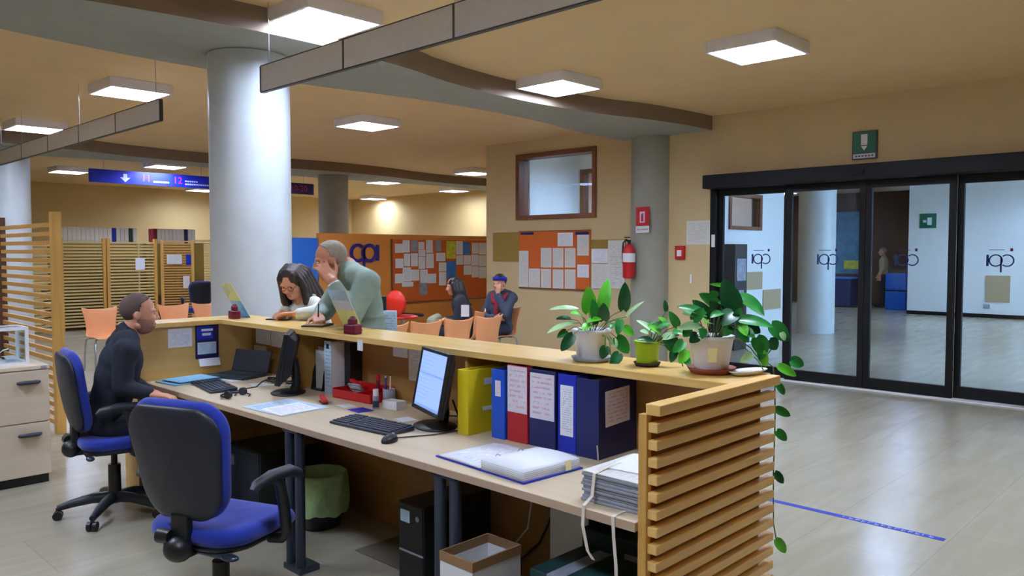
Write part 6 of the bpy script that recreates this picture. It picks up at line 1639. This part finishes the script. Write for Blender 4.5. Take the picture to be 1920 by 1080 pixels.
# ---- 3 man in a grey green jacket leaning on the counter, left hand over his face
def man_standing():
    az = math.radians(166); f = Vector((math.cos(az), math.sin(az), 0)); l = Vector((-f.y, f.x, 0))
    hip = Vector((3.04, 4.21, 0.97)); chest = Vector((2.965, 4.2, 1.3)); neck = chest + Vector((-0.07, 0.025, 0.165))
    hf = Vector((-0.86, 0.47, -0.2)); ax = head_axes(hf); k = 1.0
    hc = neck + Vector((-0.09, 0.045, 0.07)); hc.z = 1.508
    m = MB('skin_tan'); P = head_skin(m, hc, ax, k)
    chain(m, [neck - Vector((0, 0, 0.07)), neck, hc + Vector((0.03, -0.01, -0.05))], [0.072, 0.062, 0.06])
    torso(m, hip, chest, neck, l, -0.01)
    ls = chest + l * 0.185 + Vector((-0.02, 0, 0.075)); rs = chest - l * 0.185 + Vector((-0.02, 0, 0.075))
    F, L_, U = ax
    le = Vector((2.79, 4.03, 1.165)); lw = Vector((2.715, 4.12, 1.38))
    re = Vector((2.9, 4.5, 1.165)); rw = Vector((2.76, 4.36, 1.148))
    chain(m, [ls, le, lw], [0.054, 0.044, 0.031]); chain(m, [rs, re, rw], [0.054, 0.044, 0.031])
    face = P(0.1, 0.045, 0.03)
    hand(m, lw, (face - lw) + Vector((0.0, 0.0, 0.02)), (0.35, 0.9, 0.0), (0.8, -0.1, 0.3), 0.22, 0.1, 1.05)
    hand(m, rw, (-0.45, -0.85, -0.06), (0.2, 0.2, -1), (-0.7, 0.3, 0.3), 0.85, 0.06, 1.05)
    legs = []
    for s in (1, -1):
        a = hip + l * 0.09 * s - Vector((0, 0, 0.07)); kk = Vector((a.x + 0.03, a.y, 0.52)); an = Vector((a.x + 0.11, a.y, 0.1)); legs.append((a, kk, an)); chain(m, [a, kk, an], [0.088, 0.058, 0.04]); m.capsule(an, an + f * 0.12 - Vector((0, 0, 0.05)), 0.034, 0.03)
    o = finish_body(m, 'person in a grey green jacket leaning on the counter, hand over the face', 0.0065, 4, (P, ax, k))
    hair_cap(hc, ax, k, cut=lambda a, b, c: (c > 0.062 + 0.9 * max(0, a) - 0.06 * max(0, min(1, (0.02 - a) / 0.02))) or (a < -0.03 and c > -0.06), mat='hair_grey', parent=o, r=(0.1012, 0.0792, 0.0932))
    m = MB('jacket'); torso(m, hip + Vector((0, 0, 0.0)), chest, neck - Vector((0, 0, 0.015)), l, 0.02, 0.185)
    m.ell(hip - Vector((0, 0, 0.05)), (0.15, 0.195, 0.14), (f, l, Vector((0, 0, 1))))
    chain(m, [ls, le, lw - (lw - le).normalized() * 0.035], [0.08, 0.066, 0.046]); chain(m, [rs, re, rw - (rw - re).normalized() * 0.035], [0.08, 0.066, 0.046])
    # folds of the sleeves and the back
    for i in range(4):
        q = ls.lerp(le, 0.25 + 0.2 * i); m.ell(q, (0.083 - 0.004 * i, 0.083 - 0.004 * i, 0.02), None)
    for i in range(3):
        q = hip.lerp(chest, 0.1 + 0.22 * i); m.ell(q, (0.141, 0.181, 0.03), (f, l, Vector((0, 0, 1))))
    m.capsule(neck + l * 0.03 - Vector((0.0, 0, 0.035)), neck - l * 0.03 - Vector((0, 0, 0.035)), 0.082, 0.082)
    m.capsule(neck + Vector((0.045, -0.02, -0.02)), neck + Vector((0.04, 0.03, -0.02)), 0.05, 0.05)
    cloth(m, 'jacket', o, 0.01, 9)
    m = MB('white')
    d = (lw - le).normalized(); m.cyl(lw - d * 0.05, lw - d * 0.012, 0.043, 0.038, 18); m.build('shirt_cuff', o)
    m = MB('jeans')
    m.ell(hip - Vector((0, 0, 0.06)), (0.125, 0.17, 0.13), (f, l, Vector((0, 0, 1))))
    for a, kk, an in legs: chain(m, [a, kk, an], [0.1, 0.075, 0.06])
    cloth(m, 'trousers', o)
    for a, kk, an in legs:
        m = MB('shoe'); shoe(m, (an.x, an.y, 0.0), f); me = remeshed(m, 0.009, 3, 'shoe')
        for v in me.vertices: v.co.z = max(v.co.z, 0.002)
        link('shoe', me, o)
man_standing()
t = thing('folder', 'dark folder with papers on the counter under the hand of the leaning man', 'folder', (2.69, 4.25, CZ), math.radians(35))
MB('black').box(-0.09, 0.09, -0.07, 0.07, 0.0005, 0.01).build('cover', t, bev=0.002); MB('cardboard').box(-0.08, 0.08, -0.06, 0.06, 0.01, 0.013).build('paper_top', t)
t = thing('pen', 'thin pen held upright in the hand of the leaning man on the counter', 'pen', (2.71, 4.28, CZ + 0.014))
MB('black').cyl((0.0, 0, 0.0), (0.02, 0.02, 0.12), 0.0045, n=8).build('barrel', t); MB('steel').cyl((0.02, 0.02, 0.12), (0.022, 0.022, 0.132), 0.003, n=8).build('cap', t)

# ---- 4 woman and 5 man seated on the plywood chairs farther back
def seated_far(label, base, az, hf, hairmat, coat, female, lean, pose):
    f = Vector((math.cos(az), math.sin(az), 0)); l = Vector((-f.y, f.x, 0)); b = Vector(base)
    hip = b + Vector((0, 0, 0.55)) - f * 0.06; chest = hip + f * lean + Vector((0, 0, 0.34 if not female else 0.32)); neck = chest + f * lean * 0.25 + Vector((0, 0, 0.155))
    ax = head_axes(hf); k = 0.95 if female else 1.0
    hc = neck + f * 0.055 + Vector((0, 0, 0.095))
    m = MB('skin'); P = head_skin(m, hc, ax, k, female)
    chain(m, [neck - Vector((0, 0, 0.06)), neck, hc - Vector((0, 0, 0.05))], [0.062, 0.052, 0.052])
    torso(m, hip, chest, neck, l, -0.015, 0.15 if female else 0.17)
    arms = []
    for s, tgt in ((1, pose[0]), (-1, pose[1])):
        sh = chest + l * 0.17 * s + Vector((0, 0, 0.075))
        if tgt == 'face':
            e = chest + l * 0.2 * s + f * 0.17 - Vector((0, 0, 0.16)); w_ = P(0.115, 0.045 * s, -0.13)
            hd, pn = (P(0.1, 0.05 * s, 0.0) - w_), -f
        elif tgt == 'lap':
            e = chest + l * 0.2 * s + f * 0.05 - Vector((0, 0, 0.2)); w_ = hip + l * 0.08 * s + f * 0.3 + Vector((0, 0, 0.14)); hd, pn = f - l * s * 0.4, Vector((0, 0, -1))
        else:
            e = chest + l * 0.22 * s + f * 0.12 - Vector((0, 0, 0.22)); w_ = chest - l * 0.05 * s + f * 0.2 - Vector((0, 0, 0.2)); hd, pn = -l * s, -f
        arms.append((sh, e, w_)); chain(m, [sh, e, w_], [0.05, 0.04, 0.028]); hand(m, w_, hd, pn, f + Vector((0, 0, 0.5)), 0.6, 0.08, 0.95)
    legs = []
    for s in (1, -1):
        a = hip + l * 0.085 * s + f * 0.04 - Vector((0, 0, 0.01)); kk = a + f * 0.4 + l * 0.03 * s; an = Vector((kk.x, kk.y, 0.1)) + f * 0.06; legs.append((a, kk, an)); chain(m, [a, kk, an], [0.08, 0.054, 0.038]); m.capsule(an, an + f * 0.1 - Vector((0, 0, 0.05)), 0.032, 0.03)
    o = finish_body(m, label, 0.0085, 3, (P, ax, k))
    m = MB(coat); torso(m, hip, chest, neck - Vector((0, 0, 0.015)), l, 0.014, 0.155 if female else 0.175)
    for sh, e, w_ in arms: chain(m, [sh, e, w_ - (w_ - e).normalized() * 0.025], [0.068, 0.058, 0.042])
    cloth(m, 'coat' if female else 'jacket', o, 0.012, 4)
    m = MB('jeans'); m.ell(hip, (0.135, 0.178, 0.12), (f, l, Vector((0, 0, 1))))
    for a, kk, an in legs: chain(m, [a, kk, an], [0.095, 0.07, 0.055])
    cloth(m, 'trousers', o, 0.014, 4)
    for a, kk, an in legs:
        m = MB('shoe'); shoe(m, (an.x - f.x * 0.02, an.y - f.y * 0.02, 0.0), f); me = remeshed(m, 0.01, 3, 'shoe')
        for v in me.vertices: v.co.z = max(v.co.z, 0.002)
        link('shoe', me, o)
    F, L_, U = ax; Q = lambda a, bb, c: hc + F * a * k + L_ * bb * k + U * c * k
    if female:
        m = MB(hairmat); m.ell(Q(-0.018, 0, 0.035), (0.1 * k, 0.086 * k, 0.09 * k), ax)
        for s in (1, -1):
            for j in range(4): chain(m, [Q(0.03 - 0.04 * j, 0.078 * s, 0.03), Q(0.02 - 0.04 * j, 0.088 * s, -0.07), Q(0.0 - 0.045 * j, 0.085 * s, -0.18 - 0.02 * j), Q(-0.03 - 0.05 * j, 0.07 * s, -0.27)], [0.028, 0.034, 0.032, 0.014], 10)
        for j in range(4): chain(m, [Q(-0.09, -0.05 + 0.033 * j, 0.02), Q(-0.11, -0.05 + 0.033 * j, -0.1), Q(-0.12, -0.05 + 0.033 * j, -0.26)], [0.034, 0.036, 0.016], 10)
        for i in (0, 4): m.capsule(Q(0.05, -0.05 + 0.025 * i, 0.085), Q(0.085, -0.06 + 0.03 * i, 0.045), 0.018, 0.01)
        cloth(m, 'hair', o, 0.008, 3)
        m = MB('scarf'); chain(m, [hip + f * 0.42 + l * 0.06, hip + f * 0.47 + l * 0.02 + Vector((0, 0, 0.12)), hip + f * 0.4 - l * 0.05 + Vector((0, 0, 0.16))], [0.08, 0.07, 0.06]); cloth(m, 'grey_scarf', o, 0.012, 4)
    else:
        hair_cap(hc, ax, k, cut=lambda a, bb, c: c > 0.05 + 0.3 * max(0, a) or (a < 0.0 and c > -0.05), mat=hairmat, parent=o, r=(0.107, 0.086, 0.1))
        m = MB('cap_blue'); vs = []; n = 32
        for zz_, gr in ((0.035, 1.0), (0.085, 0.99)):
            for i in range(n):
                a = 2 * PI * i / n; vs.append(Q(-0.01 + 0.112 * gr * math.cos(a), 0.09 * gr * math.sin(a), zz_ + 0.012 * math.cos(a)))
        m.add(vs, [(i, (i + 1) % n, n + (i + 1) % n, n + i) for i in range(n)], True); h_ = m.build('headband', o)
        sd = h_.modifiers.new('thickness', 'SOLIDIFY'); sd.thickness = 0.012
        m = MB('shirt_red'); u = Vector((0, 0, 1)); m.ell(hip.lerp(chest, 0.62) + f * 0.085, (0.05, 0.06, 0.2), (f, l, (chest - hip).normalized()))
        for s in (1, -1): m.capsule(chest + l * 0.12 * s + Vector((0, 0, 0.1)) + f * 0.02, chest + l * 0.05 * s + f * 0.09, 0.05, 0.045)
        cloth(m, 'red_shirt', o, 0.012, 4)
    return o, hip, f, l
o, hip, f, l = seated_far('person with long black hair and a dark coat, seated before the orange board', (6.86, 7.43, 0), math.radians(138), (-0.82, 0.55, -0.12), 'hair_black', 'coat_dark', True, 0.1, ('lap', 'lap'))
t = thing('paper_sheet', 'white sheet of paper held on the lap side of the seated woman', 'paper', tuple(hip + Vector((0, 0, 0.2)) + f * 0.05 + l * 0.25), math.atan2(f.y, f.x))
m = MB('paper_w'); m.T = Matrix.Rotation(math.radians(-12), 4, 'X'); m.box(-0.05, 0.05, -0.002, 0.002, 0.0, 0.15); m.build('sheet', t)
seated_far('person with a blue headband, slate jacket and red shirt, hand on chin', (7.45, 7.4, 0), math.radians(186), (-0.9, -0.2, -0.05), 'hair_black', 'coat_blue', False, -0.02, ('face', 'fold'))

# ---- 6 distant person in the corridor behind the doors
def corridor_person():
    b = Vector((23.35, 7.85, 0)); f = Vector((-0.4, 0.9, 0)).normalized(); l = Vector((-f.y, f.x, 0))
    hip = b + Vector((0, 0, 0.95)); chest = hip + Vector((0, 0, 0.34)); neck = chest + Vector((0, 0, 0.16)); ax = head_axes(f); hc = neck + Vector((0, 0, 0.11)) + f * 0.03
    m = MB('skin'); P = head_skin(m, hc, ax); chain(m, [neck - Vector((0, 0, 0.06)), hc - Vector((0, 0, 0.05))], [0.06, 0.055]); torso(m, hip, chest, neck, l, -0.012)
    arms = []; legs = []
    for s in (1, -1):
        sh = chest + l * 0.19 * s + Vector((0, 0, 0.08)); e = sh + l * 0.05 * s - Vector((0, 0, 0.28)); w_ = e + f * 0.12 - Vector((0, 0, 0.2)); arms.append((sh, e, w_)); chain(m, [sh, e, w_], [0.05, 0.04, 0.03]); hand(m, w_, (0.05, 0, -1), -l * s, f, 0.5)
        a = hip + l * 0.09 * s - Vector((0, 0, 0.07)); kk = Vector((a.x, a.y, 0.5)); an = Vector((a.x, a.y, 0.1)); legs.append((a, kk, an)); chain(m, [a, kk, an], [0.085, 0.056, 0.04])
    o = finish_body(m, 'person in a pale grey shirt standing far down the corridor beyond the doors', 0.011, 3, (P, ax, 1.0))
    hair_cap(hc, ax, 1.0, cut=lambda a, bb, c: c > 0.05 + 0.4 * max(0, a) or (a < -0.02 and c > -0.06), mat='hair_grey', parent=o)
    m = MB('tan_board'); torso(m, hip, chest, neck - Vector((0, 0, 0.02)), l, 0.015)
    for sh, e, w_ in arms: chain(m, [sh, e, e.lerp(w_, 0.4)], [0.068, 0.058, 0.05])
    cloth(m, 'shirt', o, 0.015, 4)
    m = MB('jeans'); m.ell(hip - Vector((0, 0, 0.04)), (0.13, 0.175, 0.14), (f, l, Vector((0, 0, 1))))
    for a, kk, an in legs: chain(m, [a, kk, an], [0.1, 0.075, 0.06])
    cloth(m, 'trousers', o, 0.015, 4)
    for a, kk, an in legs:
        m = MB('shoe'); shoe(m, (an.x, an.y, 0.0), f); me = remeshed(m, 0.011, 3, 'shoe')
        for v in me.vertices: v.co.z = max(v.co.z, 0.002)
        link('shoe', me, o)
corridor_person()
# ================================================================== camera, light, view
cam = bpy.data.cameras.new('camera'); co = bpy.data.objects.new('camera', cam); COL.objects.link(co)
cam.sensor_width = 36.0; cam.lens = 1480.0 / 1920.0 * 36.0; cam.clip_start = 0.05; cam.clip_end = 100
az = math.radians(43.8); pitch = math.atan(68 / 1480.0)
co.location = (0, 0, 1.56)
co.rotation_euler = (PI / 2 - pitch, 0, az - PI / 2)
SC.camera = co
wd = bpy.data.worlds.new('world'); SC.world = wd; wd.use_nodes = True
wd.node_tree.nodes['Background'].inputs['Color'].default_value = (0.62, 0.78, 1.0, 1)
wd.node_tree.nodes['Background'].inputs['Strength'].default_value = 7.0
SC.view_settings.view_transform = 'Standard'; SC.view_settings.look = 'None'
SC.view_settings.exposure = 1.0; SC.view_settings.gamma = 1.0; SC.view_settings.use_curve_mapping = False
SC.cycles.max_bounces = 10; SC.cycles.diffuse_bounces = 6; SC.cycles.glossy_bounces = 4; SC.cycles.transmission_bounces = 8; SC.cycles.transparent_max_bounces = 16
SC.cycles.caustics_reflective = False; SC.cycles.caustics_refractive = False
SC.cycles.sample_clamp_indirect = 8.0
SC.cycles.use_denoising = True
